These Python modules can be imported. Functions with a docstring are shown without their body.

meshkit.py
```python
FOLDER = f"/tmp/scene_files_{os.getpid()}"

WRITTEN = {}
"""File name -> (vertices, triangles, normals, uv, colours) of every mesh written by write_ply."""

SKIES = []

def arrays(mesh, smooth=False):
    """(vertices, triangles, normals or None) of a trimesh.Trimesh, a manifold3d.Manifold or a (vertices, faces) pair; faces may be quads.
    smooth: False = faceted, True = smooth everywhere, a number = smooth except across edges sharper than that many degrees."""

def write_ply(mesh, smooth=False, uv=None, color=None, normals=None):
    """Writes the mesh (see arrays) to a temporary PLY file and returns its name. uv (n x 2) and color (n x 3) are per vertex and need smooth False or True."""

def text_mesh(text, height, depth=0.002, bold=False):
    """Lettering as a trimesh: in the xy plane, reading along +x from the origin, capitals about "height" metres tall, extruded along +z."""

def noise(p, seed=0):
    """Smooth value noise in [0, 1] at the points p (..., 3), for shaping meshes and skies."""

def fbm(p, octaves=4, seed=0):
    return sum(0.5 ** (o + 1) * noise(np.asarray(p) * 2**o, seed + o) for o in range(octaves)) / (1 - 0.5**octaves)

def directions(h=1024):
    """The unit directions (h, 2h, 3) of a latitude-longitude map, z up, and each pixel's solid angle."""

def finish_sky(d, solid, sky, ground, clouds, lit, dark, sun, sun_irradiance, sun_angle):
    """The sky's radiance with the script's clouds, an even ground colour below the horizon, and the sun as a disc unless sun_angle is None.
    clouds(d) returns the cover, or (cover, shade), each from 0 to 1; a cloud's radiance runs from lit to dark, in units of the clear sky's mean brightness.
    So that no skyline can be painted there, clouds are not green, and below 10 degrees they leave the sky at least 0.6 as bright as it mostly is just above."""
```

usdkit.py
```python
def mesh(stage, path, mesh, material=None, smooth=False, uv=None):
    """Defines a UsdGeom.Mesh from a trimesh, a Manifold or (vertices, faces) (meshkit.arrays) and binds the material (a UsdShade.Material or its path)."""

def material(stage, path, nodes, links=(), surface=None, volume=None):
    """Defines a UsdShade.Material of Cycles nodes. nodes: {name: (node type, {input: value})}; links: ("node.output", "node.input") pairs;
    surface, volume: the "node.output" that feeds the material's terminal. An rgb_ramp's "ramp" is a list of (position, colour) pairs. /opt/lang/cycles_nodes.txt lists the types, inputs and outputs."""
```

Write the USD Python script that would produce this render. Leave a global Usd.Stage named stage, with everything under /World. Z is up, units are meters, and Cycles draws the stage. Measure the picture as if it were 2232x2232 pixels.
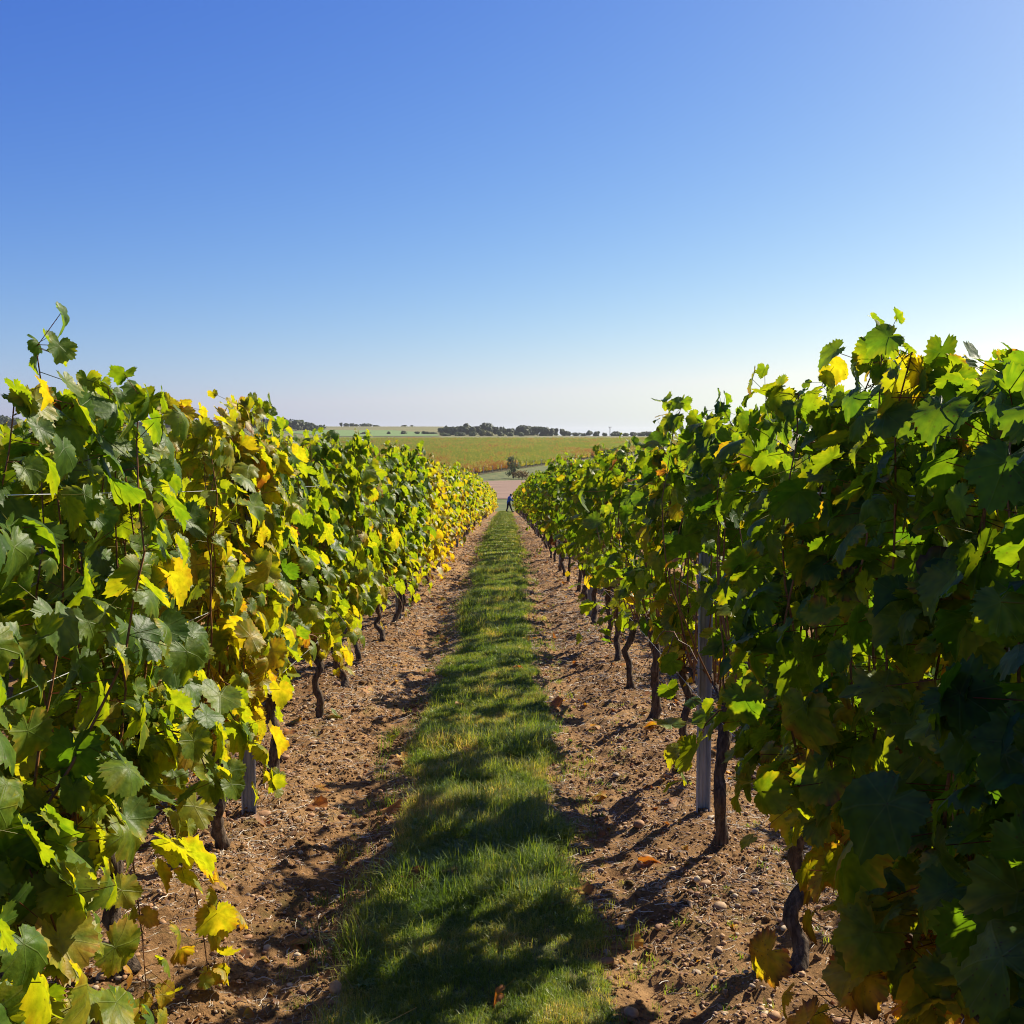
import math, random
import numpy as np, trimesh, manifold3d, usdkit
from meshkit import noise, fbm
from pxr import Usd, UsdGeom, UsdLux, UsdShade, Sdf, Gf, Vt

stage = Usd.Stage.CreateInMemory()
UsdGeom.SetStageUpAxis(stage, 'Z')
UsdGeom.SetStageMetersPerUnit(stage, 1.0)
UsdGeom.Xform.Define(stage, '/World')
UsdGeom.Scope.Define(stage, '/World/Looks')
T = Sdf.ValueTypeNames
PI = math.pi

# ------------------------------------------------------------------ camera
EYE = 1.64
PITCH, YAW = 4.10, 0.32                 # degrees: down, and to the right of the row direction
cam = UsdGeom.Camera.Define(stage, '/World/camera')
cam.CreateHorizontalApertureAttr(36.0)
cam.CreateVerticalApertureAttr(36.0)
cam.CreateFocalLengthAttr(36.0 * 2318 / 2232)
cam.CreateExposureAttr(1.1)
cam.CreateClippingRangeAttr(Gf.Vec2f(0.05, 20000))
cx = UsdGeom.Xformable(cam)
cx.AddTranslateOp().Set(Gf.Vec3d(0, 0, EYE))
cx.AddRotateZOp().Set(-YAW)
cx.AddRotateXOp().Set(90 - PITCH)

# ------------------------------------------------------------------ sky and sun
SUN_AZ, SUN_EL = math.radians(47), math.radians(36)      # azimuth to the right of the rows
SUN = np.array([math.sin(SUN_AZ) * math.cos(SUN_EL), math.cos(SUN_AZ) * math.cos(SUN_EL), math.sin(SUN_EL)])
SKY_S, SKY_K = 0.063, 0.14               # strength; the clear sky's own scale, on which its colours are deepened
sky = UsdLux.DomeLight.Define(stage, '/World/sky')
sky.GetPrim().SetCustomDataByKey('kind', 'structure')
sky_m = usdkit.material(stage, '/World/Looks/sky_look', {
    's': ('sky_texture', {'sky_type': 'single_scattering', 'sun_disc': False, 'sun_elevation': SUN_EL, 'sun_rotation': SUN_AZ,
                          'altitude': 60.0, 'air_density': 1.0, 'aerosol_density': 0.6, 'ozone_density': 1.6}),
    'sp': ('separate_color', {}), 'co': ('combine_color', {}),
    'r0': ('math', {'math_type': 'multiply', 'value2': SKY_K}), 'g0': ('math', {'math_type': 'multiply', 'value2': SKY_K}), 'b0': ('math', {'math_type': 'multiply', 'value2': SKY_K}),
    'r1': ('math', {'math_type': 'power', 'value2': 1.6}), 'g1': ('math', {'math_type': 'power', 'value2': 1.32}), 'b1': ('math', {'math_type': 'power', 'value2': .58}),
    'r2': ('math', {'math_type': 'multiply', 'value2': .68 / SKY_K}), 'g2': ('math', {'math_type': 'multiply', 'value2': .69 / SKY_K}), 'b2': ('math', {'math_type': 'multiply', 'value2': .88 / SKY_K}),
    'rl': ('math', {'math_type': 'multiply', 'value2': .95}), 'rm': ('math', {'math_type': 'minimum'}),
    'b': ('background_shader', {'strength': SKY_S})},
    [('s.color', 'sp.color')] + [(f'sp.{c}', f'{c}0.value1') for c in 'rgb'] + [(f'{c}0.value', f'{c}1.value1') for c in 'rgb'] + [(f'{c}1.value', f'{c}2.value1') for c in 'rgb'] + [(f'{c}2.value', f'co.{c}') for c in 'gb'] +
    [('g2.value', 'rl.value1'), ('r2.value', 'rm.value1'), ('rl.value', 'rm.value2'), ('rm.value', 'co.r'), ('co.color', 'b.color')], surface='b.background')
UsdShade.MaterialBindingAPI.Apply(sky.GetPrim()).Bind(sky_m)
sun = UsdLux.DistantLight.Define(stage, '/World/sun')
sun.CreateAngleAttr(0.53)
sun.CreateIntensityAttr(1.25)
sun.CreateColorAttr(Gf.Vec3f(1.0, 0.90, 0.72))
sun.CreateNormalizeAttr(True)
zx = SUN / np.linalg.norm(SUN)
xx = np.cross([0, 0, 1], zx); xx /= np.linalg.norm(xx)
yx = np.cross(zx, xx)
M = np.eye(4); M[0, :3], M[1, :3], M[2, :3] = xx, yx, zx
UsdGeom.Xformable(sun).AddTransformOp().Set(Gf.Matrix4d(M.tolist()))

# ------------------------------------------------------------------ helpers
_used = {}


def name_path(parent, name):
    k = (parent, name)
    n = _used.get(k, 0)
    _used[k] = n + 1
    return f'{parent}/{name}' if n == 0 else f'{parent}/{name}_{n:03d}'


def bind(prim, m):
    UsdShade.MaterialBindingAPI.Apply(prim).Bind(m)


def put(parent, name, V, F, mat=None, N=None, pv=None, counts=None):
    """ONE Mesh prim under parent. pv: {name: (n,3) array} per-vertex primvars."""
    path = name_path(parent, name)
    m = UsdGeom.Mesh.Define(stage, path)
    m.CreatePointsAttr(Vt.Vec3fArray.FromNumpy(np.ascontiguousarray(V, np.float32)))
    F = np.asarray(F, np.int32)
    m.CreateFaceVertexCountsAttr(Vt.IntArray.FromNumpy(np.full(len(F), F.shape[1], np.int32)))
    m.CreateFaceVertexIndicesAttr(Vt.IntArray.FromNumpy(np.ascontiguousarray(F.ravel())))
    m.CreateSubdivisionSchemeAttr('none')
    if N is not None:
        m.CreateNormalsAttr(Vt.Vec3fArray.FromNumpy(np.ascontiguousarray(N, np.float32)))
        m.SetNormalsInterpolation('vertex')
    if pv:
        api = UsdGeom.PrimvarsAPI(m)
        for k, a in pv.items():
            api.CreatePrimvar(k, T.Color3fArray if k in ('tint', 'glow') else T.Float3Array, 'vertex').Set(Vt.Vec3fArray.FromNumpy(np.ascontiguousarray(a, np.float32)))
    if mat is not None:
        bind(m.GetPrim(), mat)
    return m.GetPrim()


def putm(parent, name, mesh, mat=None, smooth=False):
    return usdkit.mesh(stage, name_path(parent, name), mesh, mat, smooth=smooth).GetPrim()


def tag(p, label=None, cat=None, group=None, kind=None):
    for k, v in (('label', label), ('category', cat), ('group', group), ('kind', kind)):
        if v:
            p.SetCustomDataByKey(k, v)
    return p


def thing(name, label, cat, group=None, loc=(0, 0, 0), rz=0.0, kind=None):
    x = UsdGeom.Xform.Define(stage, name_path('/World', name))
    x.AddTranslateOp().Set(Gf.Vec3d(*map(float, loc)))
    if rz:
        x.AddRotateZOp().Set(math.degrees(rz))
    return tag(x.GetPrim(), label, cat, group, kind)


def mat(name, nodes, links, surface='p.BSDF', volume=None):
    return usdkit.material(stage, '/World/Looks/' + name, nodes, links, surface=surface, volume=volume)


def tube(pts, radii, sides=6, cap=True):
    pts = np.asarray(pts, float); radii = np.broadcast_to(np.asarray(radii, float), len(pts))
    t = np.gradient(pts, axis=0); t /= np.linalg.norm(t, axis=1, keepdims=True) + 1e-12
    ref = np.array([1.0, 0.13, 0.07]) if abs(t[len(t) // 2][0]) < 0.8 else np.array([0.1, 0.2, 1.0])
    a = np.cross(t, ref); a /= np.linalg.norm(a, axis=1, keepdims=True) + 1e-12
    b = np.cross(t, a)
    th = np.arange(sides) * 2 * PI / sides
    ring = a[:, None] * np.cos(th)[None, :, None] + b[:, None] * np.sin(th)[None, :, None]
    V = (pts[:, None] + ring * radii[:, None, None]).reshape(-1, 3)
    F = []
    for i in range(len(pts) - 1):
        for j in range(sides):
            k = (j + 1) % sides
            F += [[i * sides + j, i * sides + k, (i + 1) * sides + k], [i * sides + j, (i + 1) * sides + k, (i + 1) * sides + j]]
    if cap:
        n = len(V)
        V = np.vstack([V, pts[:1], pts[-1:]])
        for j in range(sides):
            k = (j + 1) % sides
            F += [[n, k, j], [n + 1, (len(pts) - 1) * sides + j, (len(pts) - 1) * sides + k]]
    return V, np.array(F, int)


def join(parts):
    Vs, Fs, n = [], [], 0
    for v, f in parts:
        Vs.append(v); Fs.append(np.asarray(f) + n); n += len(v)
    return np.vstack(Vs), np.vstack(Fs)


def vnormals(V, F):
    """Per-vertex normals of a batch V (n, v, 3) that shares the triangles F."""
    c = np.cross(V[:, F[:, 1]] - V[:, F[:, 0]], V[:, F[:, 2]] - V[:, F[:, 0]])
    N = np.zeros_like(V)
    for k in range(3):
        np.add.at(N, (slice(None), F[:, k]), c)
    return N / (np.linalg.norm(N, axis=2, keepdims=True) + 1e-12)


def smooth01(a, b, x):
    t = np.clip((x - a) / (b - a), 0, 1)
    return t * t * (3 - 2 * t)


def unit(v):
    return v / (np.linalg.norm(v, axis=-1, keepdims=True) + 1e-12)


# ------------------------------------------------------------------ the lie of the land
_ky = np.array([-40, 0, 20, 40, 60, 85, 108, 130, 150, 170, 200, 232, 250, 265, 300, 400, 500, 600, 660, 760, 900, 1300, 6000.])
_kz = np.array([1.55, 0, -.855, -1.87, -3.05, -4.60, -6.02, -7.15, -7.75, -8.05, -8.22, -8.15, -8.0, -7.6, -6.75, -4.75, -2.85, -1.35, -.7, .35, 1.3, 1.5, 1.5])
from scipy.interpolate import PchipInterpolator
_prof = PchipInterpolator(_ky, _kz)
LX, RX = -1.234, 0.966                 # the two rows
GC, GW = -0.125, 0.385                  # grass strip: centre and half width


def base_z(x, y):
    x, y = np.broadcast_arrays(np.asarray(x, float), np.asarray(y, float))
    z = _prof(np.clip(y, -40, 6000))
    u = x / np.maximum(y, 400) * 1300
    A = 11.5 * (1 - smooth01(-90, 90, u)) + 7 * (1 - smooth01(-520, -250, u))
    return z + A * smooth01(780, 1320, y)


def grass_edge(y, side):
    y = np.asarray(y, float)
    p = np.stack([y * 1.3, np.full_like(y, 3.1 + 7 * side), np.zeros_like(y)], -1)
    q = np.stack([y * 6.0, np.full_like(y, 9.1 + 7 * side), np.zeros_like(y)], -1)
    return GC + side * (GW + .05 * (1 - smooth01(2.5, 5, y))) + 0.16 * (noise(p, 5) - .5) + 0.08 * (noise(q, 6) - .5)


def in_grass(x, y):
    return (x > grass_edge(y, -1)) & (x < grass_edge(y, 1))


def soil_z(x, y):
    """Ground height with furrows and clods near the camera."""
    x, y = np.broadcast_arrays(np.asarray(x, float), np.asarray(y, float))
    z = base_z(x, y)
    near = 1 - smooth01(30, 110, y)
    inside = np.abs(x) < 12
    xr = (x - LX) / 2.2
    rowd = np.abs(xr - np.round(xr)) * 2.2            # distance to the nearest row
    mound = 0.055 * np.exp(-(rowd / .32) ** 2)
    p = np.stack([x * 3.2, y * 3.2, np.zeros_like(x)], -1)
    big = (fbm(p, 3, 11) - .5) * .055
    q = np.stack([x * 15, y * 15, np.zeros_like(x)], -1)
    f = fbm(q, 3, 23)
    q2 = np.stack([x * 34, y * 34, np.zeros_like(x)], -1)
    f2 = noise(q2, 29) - .5
    clod = np.where(f > .48, (f - .48) * .085, (f - .48) * .04) + f2 * .010
    g = smooth01(.35, .5, np.abs(x - GC))
    track = -0.03 * np.exp(-((np.abs(x - GC) - .60) / .12) ** 2)
    return z + np.where(inside, near * (mound + big * .6 + clod * g + track + .012 * (1 - g)), 0)


# ------------------------------------------------------------------ materials
def vein_nodes():
    """Mask of the five main veins, from the leaf's own coordinates."""
    nodes = {'lp': ('attribute', {'attribute': 'leafpos'}), 'sp': ('separate_xyz', {}),
             'an': ('math', {'math_type': 'arctan2'}), 'pp': ('math', {'math_type': 'pingpong', 'value2': 0.46}),
             'ab': ('math', {'math_type': 'sine'}), 'rr': ('vector_math', {'math_type': 'length'}),
             'd': ('math', {'math_type': 'multiply'}),
             'vm': ('map_range', {'from_min': .006, 'from_max': .022, 'to_min': 1.0, 'to_max': 0.0, 'clamp': True})}
    links = [('lp.vector', 'sp.vector'), ('sp.x', 'an.value1'), ('sp.y', 'an.value2'), ('an.value', 'pp.value1'), ('pp.value', 'ab.value1'),
             ('lp.vector', 'rr.vector1'), ('ab.value', 'd.value1'), ('rr.value', 'd.value2'), ('d.value', 'vm.value')]
    return nodes, links


def leaf_material(name, veins=True, trans=None, fac=.50, rough=.46, back=.008):
    nodes = {'t': ('attribute', {'attribute': 'tint'}),
             'g': ('geometry', {}),
             'n': ('noise_texture', {'scale': 55.0, 'detail': 3.0}),
             'nr': ('rgb_ramp', {'ramp': [(.3, (.72, .74, .70)), (.7, (1.22, 1.2, 1.15))]}),
             'c1': ('mix', {'mix_type': 'multiply', 'fac': 1.0}),
             'cb': ('mix', {'mix_type': 'add', 'fac': 1.0, 'color2': (back * .8, back, back * .7)}),
             'c3': ('mix', {'mix_type': 'mix'}),
             'ct': ('mix', {'mix_type': 'multiply', 'fac': 1.0, 'color2': trans}),
             'bp': ('bump', {'strength': .55, 'distance': .004}),
             'p': ('principled_bsdf', {'roughness': rough, 'specular_ior_level': .22}),
             'tl': ('translucent_bsdf', {}),
             'm': ('mix_closure', {'fac': fac})}
    links = [('g.position', 'n.vector'), ('n.fac', 'nr.fac'), ('t.color', 'c0.color1'), ('nr.color', 'c0.color2')]
    nodes['c0'] = nodes.pop('c1')                       # brown freckles in patches
    nodes['vo'] = ('voronoi_texture', {'scale': 85.0}); nodes['sp1'] = ('map_range', {'from_min': .10, 'from_max': .22, 'to_min': 1.0, 'to_max': 0.0, 'clamp': True})
    nodes['pn'] = ('noise_texture', {'scale': 7.0, 'detail': 2.0}); nodes['sp2'] = ('map_range', {'from_min': .52, 'from_max': .64, 'to_min': 0.0, 'to_max': .8, 'clamp': True})
    nodes['sf'] = ('math', {'math_type': 'multiply'}); nodes['c1'] = ('mix', {'mix_type': 'mix', 'color2': (.085, .045, .018)})
    links += [('g.position', 'vo.vector'), ('g.position', 'pn.vector'), ('vo.distance', 'sp1.value'), ('pn.fac', 'sp2.value'), ('sp1.result', 'sf.value1'), ('sp2.result', 'sf.value2'), ('sf.value', 'c1.fac'), ('c0.color', 'c1.color1')]
    last = 'c1'
    if veins:
        vn, vl = vein_nodes()
        nodes.update(vn); links += vl
        nodes['vc'] = ('mix', {'mix_type': 'mix', 'color2': (.15, .19, .045)})
        nodes['vf'] = ('math', {'math_type': 'multiply', 'value2': .38})
        links += [('vm.result', 'vf.value1'), ('vf.value', 'vc.fac'), ('c1.color', 'vc.color1')]
        last = 'vc'
        nodes['hb'] = ('math', {'math_type': 'multiply_add', 'value2': -.35})
        links += [('vm.result', 'hb.value1'), ('n.fac', 'hb.value3'), ('hb.value', 'bp.height')]
    else:
        links += [('n.fac', 'bp.height')]
    if trans is None:                                   # light through the blade has its own colour
        nodes['gl'] = ('attribute', {'attribute': 'glow'})
        nodes['ct'] = ('mix', {'mix_type': 'multiply', 'fac': 1.0})
        nodes['cs'] = ('mix', {'mix_type': 'mix', 'color2': (.10, .04, .008)})
        links += [('gl.color', 'cs.color1'), ('sf.value', 'cs.fac'), ('cs.color', 'ct.color1'), ('nr.color', 'ct.color2')]
    else:
        links += [(last + '.color', 'ct.color1')]
    links += [(last + '.color', 'cb.color1'), (last + '.color', 'c3.color1'), ('cb.color', 'c3.color2'), ('g.backfacing', 'c3.fac'),
              ('c3.color', 'p.base_color'), ('ct.color', 'tl.color'), ('bp.normal', 'p.normal'),
              ('p.BSDF', 'm.closure1'), ('tl.BSDF', 'm.closure2')]
    return mat(name, nodes, links, surface='m.closure')


LEAF = leaf_material('vine_leaf')
LEAF_FAR = leaf_material('vine_leaf_far', veins=False)
DRY = leaf_material('dry_leaf', trans=(1.8, 1.5, .8), fac=.35, rough=.6, back=.03)


def noisy(name, ramp, scale=8.0, rough=.85, bump=.5, dist=.01, detail=6.0, stretch=None, extra=None):
    nodes = {'g': ('geometry', {}), 'mp': ('mapping', {'scale': stretch or (1, 1, 1)}), 'n': ('noise_texture', {'scale': scale, 'detail': detail, 'roughness': .62}),
             'r': ('rgb_ramp', {'ramp': ramp}), 'b': ('bump', {'strength': bump, 'distance': dist}),
             'p': ('principled_bsdf', {'roughness': rough, 'specular_ior_level': .25})}
    links = [('g.position', 'mp.vector'), ('mp.vector', 'n.vector'), ('n.fac', 'r.fac'), ('r.color', 'p.base_color'), ('n.fac', 'b.height'), ('b.normal', 'p.normal')]
    return mat(name, nodes, links)


BARK = noisy('vine_bark', [(.3, (.018, .012, .009)), (.5, (.070, .048, .034)), (.72, (.17, .125, .09))], 70, .95, 1.0, .02, stretch=(1, 1, .15))
CANE = noisy('cane', [(.3, (.10, .04, .018)), (.6, (.22, .095, .035)), (.8, (.30, .16, .06))], 40, .55, .3, .002)
STEEL = noisy('weathered_steel', [(.3, (.17, .18, .19)), (.55, (.27, .28, .29)), (.75, (.36, .36, .36))], 30, .55, .15, .002, stretch=(1, 1, .2))
WIRE = mat('wire_steel', {'p': ('principled_bsdf', {'base_color': (.55, .56, .58), 'metallic': .8, 'roughness': .35})}, [])
STONE = mat('stone', {'oi': ('object_info', {}), 'g': ('geometry', {}), 'n': ('noise_texture', {'scale': 45.0, 'detail': 5.0}),
                      'r': ('rgb_ramp', {'ramp': [(0, (.17, .085, .045)), (.35, (.33, .175, .08)), (.6, (.42, .26, .13)), (.8, (.25, .19, .14)), (1, (.55, .44, .30))]}),
                      'nr': ('rgb_ramp', {'ramp': [(.3, (.65, .63, .6)), (.7, (1.15, 1.12, 1.1))]}),
                      'mx': ('mix', {'mix_type': 'multiply', 'fac': 1.0}), 'b': ('bump', {'strength': .4, 'distance': .004}),
                      'p': ('principled_bsdf', {'roughness': .8})},
            [('oi.random', 'r.fac'), ('g.position', 'n.vector'), ('n.fac', 'nr.fac'), ('r.color', 'mx.color1'), ('nr.color', 'mx.color2'), ('mx.color', 'p.base_color'), ('n.fac', 'b.height'), ('b.normal', 'p.normal')])
STRAW = mat('straw', {'oi': ('object_info', {}), 'r': ('rgb_ramp', {'ramp': [(0, (.11, .075, .05)), (.3, (.24, .17, .11)), (.65, (.42, .35, .26)), (1, (.60, .55, .46))]}),
                      'p': ('principled_bsdf', {'roughness': .6})}, [('oi.random', 'r.fac'), ('r.color', 'p.base_color')])

# soil: reddish tan earth; paler crumbs, darker damp hollows, faint moss
SOIL = mat('soil', {
    'g': ('geometry', {}), 'n1': ('noise_texture', {'scale': 1.6, 'detail': 5.0, 'roughness': .6}), 'n2': ('noise_texture', {'scale': 38.0, 'detail': 8.0, 'roughness': .7}),
    'n3': ('noise_texture', {'scale': 140.0, 'detail': 4.0, 'roughness': .7}), 'v': ('voronoi_texture', {'scale': 70.0}),
    'r1': ('rgb_ramp', {'ramp': [(.30, (.180, .096, .038)), (.5, (.265, .150, .064)), (.7, (.34, .205, .092))]}),
    'r2': ('rgb_ramp', {'ramp': [(.30, (.45, .42, .40)), (.5, (.95, .93, .9)), (.72, (1.35, 1.3, 1.25))]}),
    'mx': ('mix', {'mix_type': 'multiply', 'fac': 1.0}),
    'ms': ('noise_texture', {'scale': 5.5, 'detail': 6.0, 'roughness': .65}), 'mr': ('rgb_ramp', {'ramp': [(.56, (0, 0, 0)), (.68, (.55, .55, .55))]}),
    'mm': ('mix', {'mix_type': 'mix', 'color2': (.11, .11, .028)}),
    'b': ('bump', {'strength': 1.0, 'distance': .022}),
    'b2': ('bump', {'strength': .7, 'distance': .006}),
    'p': ('principled_bsdf', {'roughness': .95, 'specular_ior_level': .15})},
    [('g.position', 'n1.vector'), ('g.position', 'n2.vector'), ('g.position', 'n3.vector'), ('g.position', 'v.vector'), ('g.position', 'ms.vector'),
     ('n1.fac', 'r1.fac'), ('n2.fac', 'r2.fac'), ('r1.color', 'mx.color1'), ('r2.color', 'mx.color2'), ('ms.fac', 'mr.fac'), ('mr.color', 'mm.fac'),
     ('mx.color', 'mm.color1'), ('mm.color', 'p.base_color'), ('n2.fac', 'b.height'), ('n3.fac', 'b2.height'), ('b.normal', 'b2.normal'), ('b2.normal', 'p.normal')])
TURF = noisy('turf', [(.3, (.05, .06, .018)), (.5, (.09, .10, .028)), (.7, (.18, .14, .06))], 30, .95, .8, .02)
FAR_LAND = noisy('far_land', [(.3, (.085, .095, .028)), (.5, (.13, .125, .036)), (.7, (.17, .145, .05))], .02, .95, .1, .2, stretch=(1, 3, 1))
PLOUGH = noisy('ploughed_earth', [(.3, (.15, .088, .058)), (.5, (.20, .125, .085)), (.7, (.26, .17, .115))], .35, .95, .7, .15, stretch=(.25, 1, 1))
MEADOW = noisy('meadow_grass', [(.3, (.085, .15, .035)), (.5, (.11, .18, .042)), (.7, (.14, .20, .055))], .05, .95, .2, .1, stretch=(1, 3, 1))
BANK = noisy('bank_grass', [(.3, (.045, .062, .012)), (.5, (.085, .105, .022)), (.7, (.17, .14, .05))], .5, .95, .6, .1)


# ------------------------------------------------------------------ ground
def spaced(segs):
    out = [segs[0][0]]
    for a, b, d in segs:
        n = max(1, int(round((b - a) / d)))
        out += list(np.linspace(a, b, n + 1)[1:])
    return np.array(out)


gx = spaced([(-3000, -600, 240), (-600, -150, 45), (-150, -20, 10), (-20, -5, 1.2), (-5, -2.4, .2), (-2.4, 2.4, .032), (2.4, 5, .2), (5, 20, 1.2), (20, 150, 10), (150, 600, 45), (600, 3000, 240)])
gy = spaced([(-40, -4, 4), (-4, 1.2, .2), (1.2, 9, .032), (9, 20, .07), (20, 50, .25), (50, 120, 1.0), (120, 300, 4), (300, 1400, 25), (1400, 6000, 230)])
X, Y = np.meshgrid(gx, gy)
Z = soil_z(X, Y)
V = np.stack([X, Y, Z], -1).reshape(-1, 3)
nx, ny = len(gx), len(gy)
ii, jj = np.meshgrid(np.arange(nx - 1), np.arange(ny - 1))
a = (jj * nx + ii).ravel()
Q = np.stack([a, a + 1, a + nx + 1, a + nx], 1)
F = np.vstack([Q[:, [0, 1, 2]], Q[:, [0, 2, 3]]])
cy = V[F].mean(1)[:, 1]
cxx = V[F].mean(1)[:, 0]


def subset(mask):
    f = F[mask]
    u, inv = np.unique(f, return_inverse=True)
    return V[u], inv.reshape(-1, 3)


def grid_normals(v, f):
    return vnormals(v[None], f)[0]


is_turf = (cy > 1.2) & (cy < 107) & in_grass(cxx, cy) & (np.abs(cxx) < 1)
is_soil = (cy <= 107) & ~is_turf
ground = UsdGeom.Xform.Define(stage, name_path('/World', 'ground')).GetPrim()
tag(ground, 'stony tan earth beneath and between the vine rows', 'ground', kind='structure')
for nm, mk, mt in (('soil', is_soil, SOIL), ('turf', is_turf, TURF)):
    v, f = subset(mk)
    put('/World/ground', nm, v, f, mt, grid_normals(v, f))
v, f = subset((cy > 107) & (cy < 300))
p = put('/World', 'valley_ground', v, f, BANK, grid_normals(v, f)); tag(p, 'rough grass headland and bank below the far vineyard', 'ground', kind='structure')
v, f = subset(cy >= 300)
p = put('/World', 'hills', v, f, FAR_LAND, grid_normals(v, f)); tag(p, 'distant low hill and fields along the horizon', 'hills', kind='structure')


def sheet(name, poly, step, lift, m, label, cat):
    """A patch of land draped over the terrain."""
    from shapely.geometry import Polygon
    P = Polygon(poly)
    x0, y0, x1, y1 = P.bounds
    tri = trimesh.creation.triangulate_polygon(P, engine='earcut')
    v, f = np.column_stack([tri[0], np.zeros(len(tri[0]))]), tri[1]
    for _ in range(12):
        e = max(np.linalg.norm(v[f[:, i]] - v[f[:, (i + 1) % 3]], axis=1).max() for i in range(3))
        if e < step:
            break
        v, f = trimesh.remesh.subdivide(v, f)
    v[:, 2] = base_z(v[:, 0], v[:, 1]) + lift
    n = np.cross(v[f[:, 1]] - v[f[:, 0]], v[f[:, 2]] - v[f[:, 0]])[:, 2]
    f[n < 0] = f[n < 0][:, ::-1]
    p = put('/World', name, v, f, m, grid_normals(v, f))
    return tag(p, label, cat, kind='structure')


sheet('ploughed_field', [(-40, 160), (34, 161), (74, 245), (105, 400), (60, 395), (12, 238), (-4, 229), (-40, 222)], 6, .10, PLOUGH, 'bare pinkish brown ploughed field in the dip past the rows', 'field')


def vy_edge(x):                       # near edge of the vineyard on the far slope
    return np.maximum(215.0, 276.0 + 2.55 * np.asarray(x, float))


xe = np.linspace(-150, 150, 31)
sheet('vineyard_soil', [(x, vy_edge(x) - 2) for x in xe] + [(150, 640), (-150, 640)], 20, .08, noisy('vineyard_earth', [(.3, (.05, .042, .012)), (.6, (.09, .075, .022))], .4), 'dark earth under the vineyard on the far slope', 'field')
sheet('meadow', [((735 - 1103) * .345, 815), ((960 - 1103) * .36, 830), ((950 - 1103) * .40, 930), ((860 - 1103) * .45, 1035), ((700 - 1103) * .45, 1040), ((600 - 1103) * .42, 980)], 30, .35, MEADOW, 'bright green meadow on the distant hillside', 'meadow')

# ------------------------------------------------------------------ vine leaves
_a = np.radians([0, 14, 27, 40, 52, 66, 79, 92, 106, 124, 142, 158, 170, 180])
_lobed = np.array([1.0, .90, .70, .80, .90, .79, .63, .69, .76, .68, .64, .54, .32, .10])
_round = np.array([.96, .90, .82, .84, .88, .82, .76, .75, .76, .72, .68, .58, .36, .12])


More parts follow.
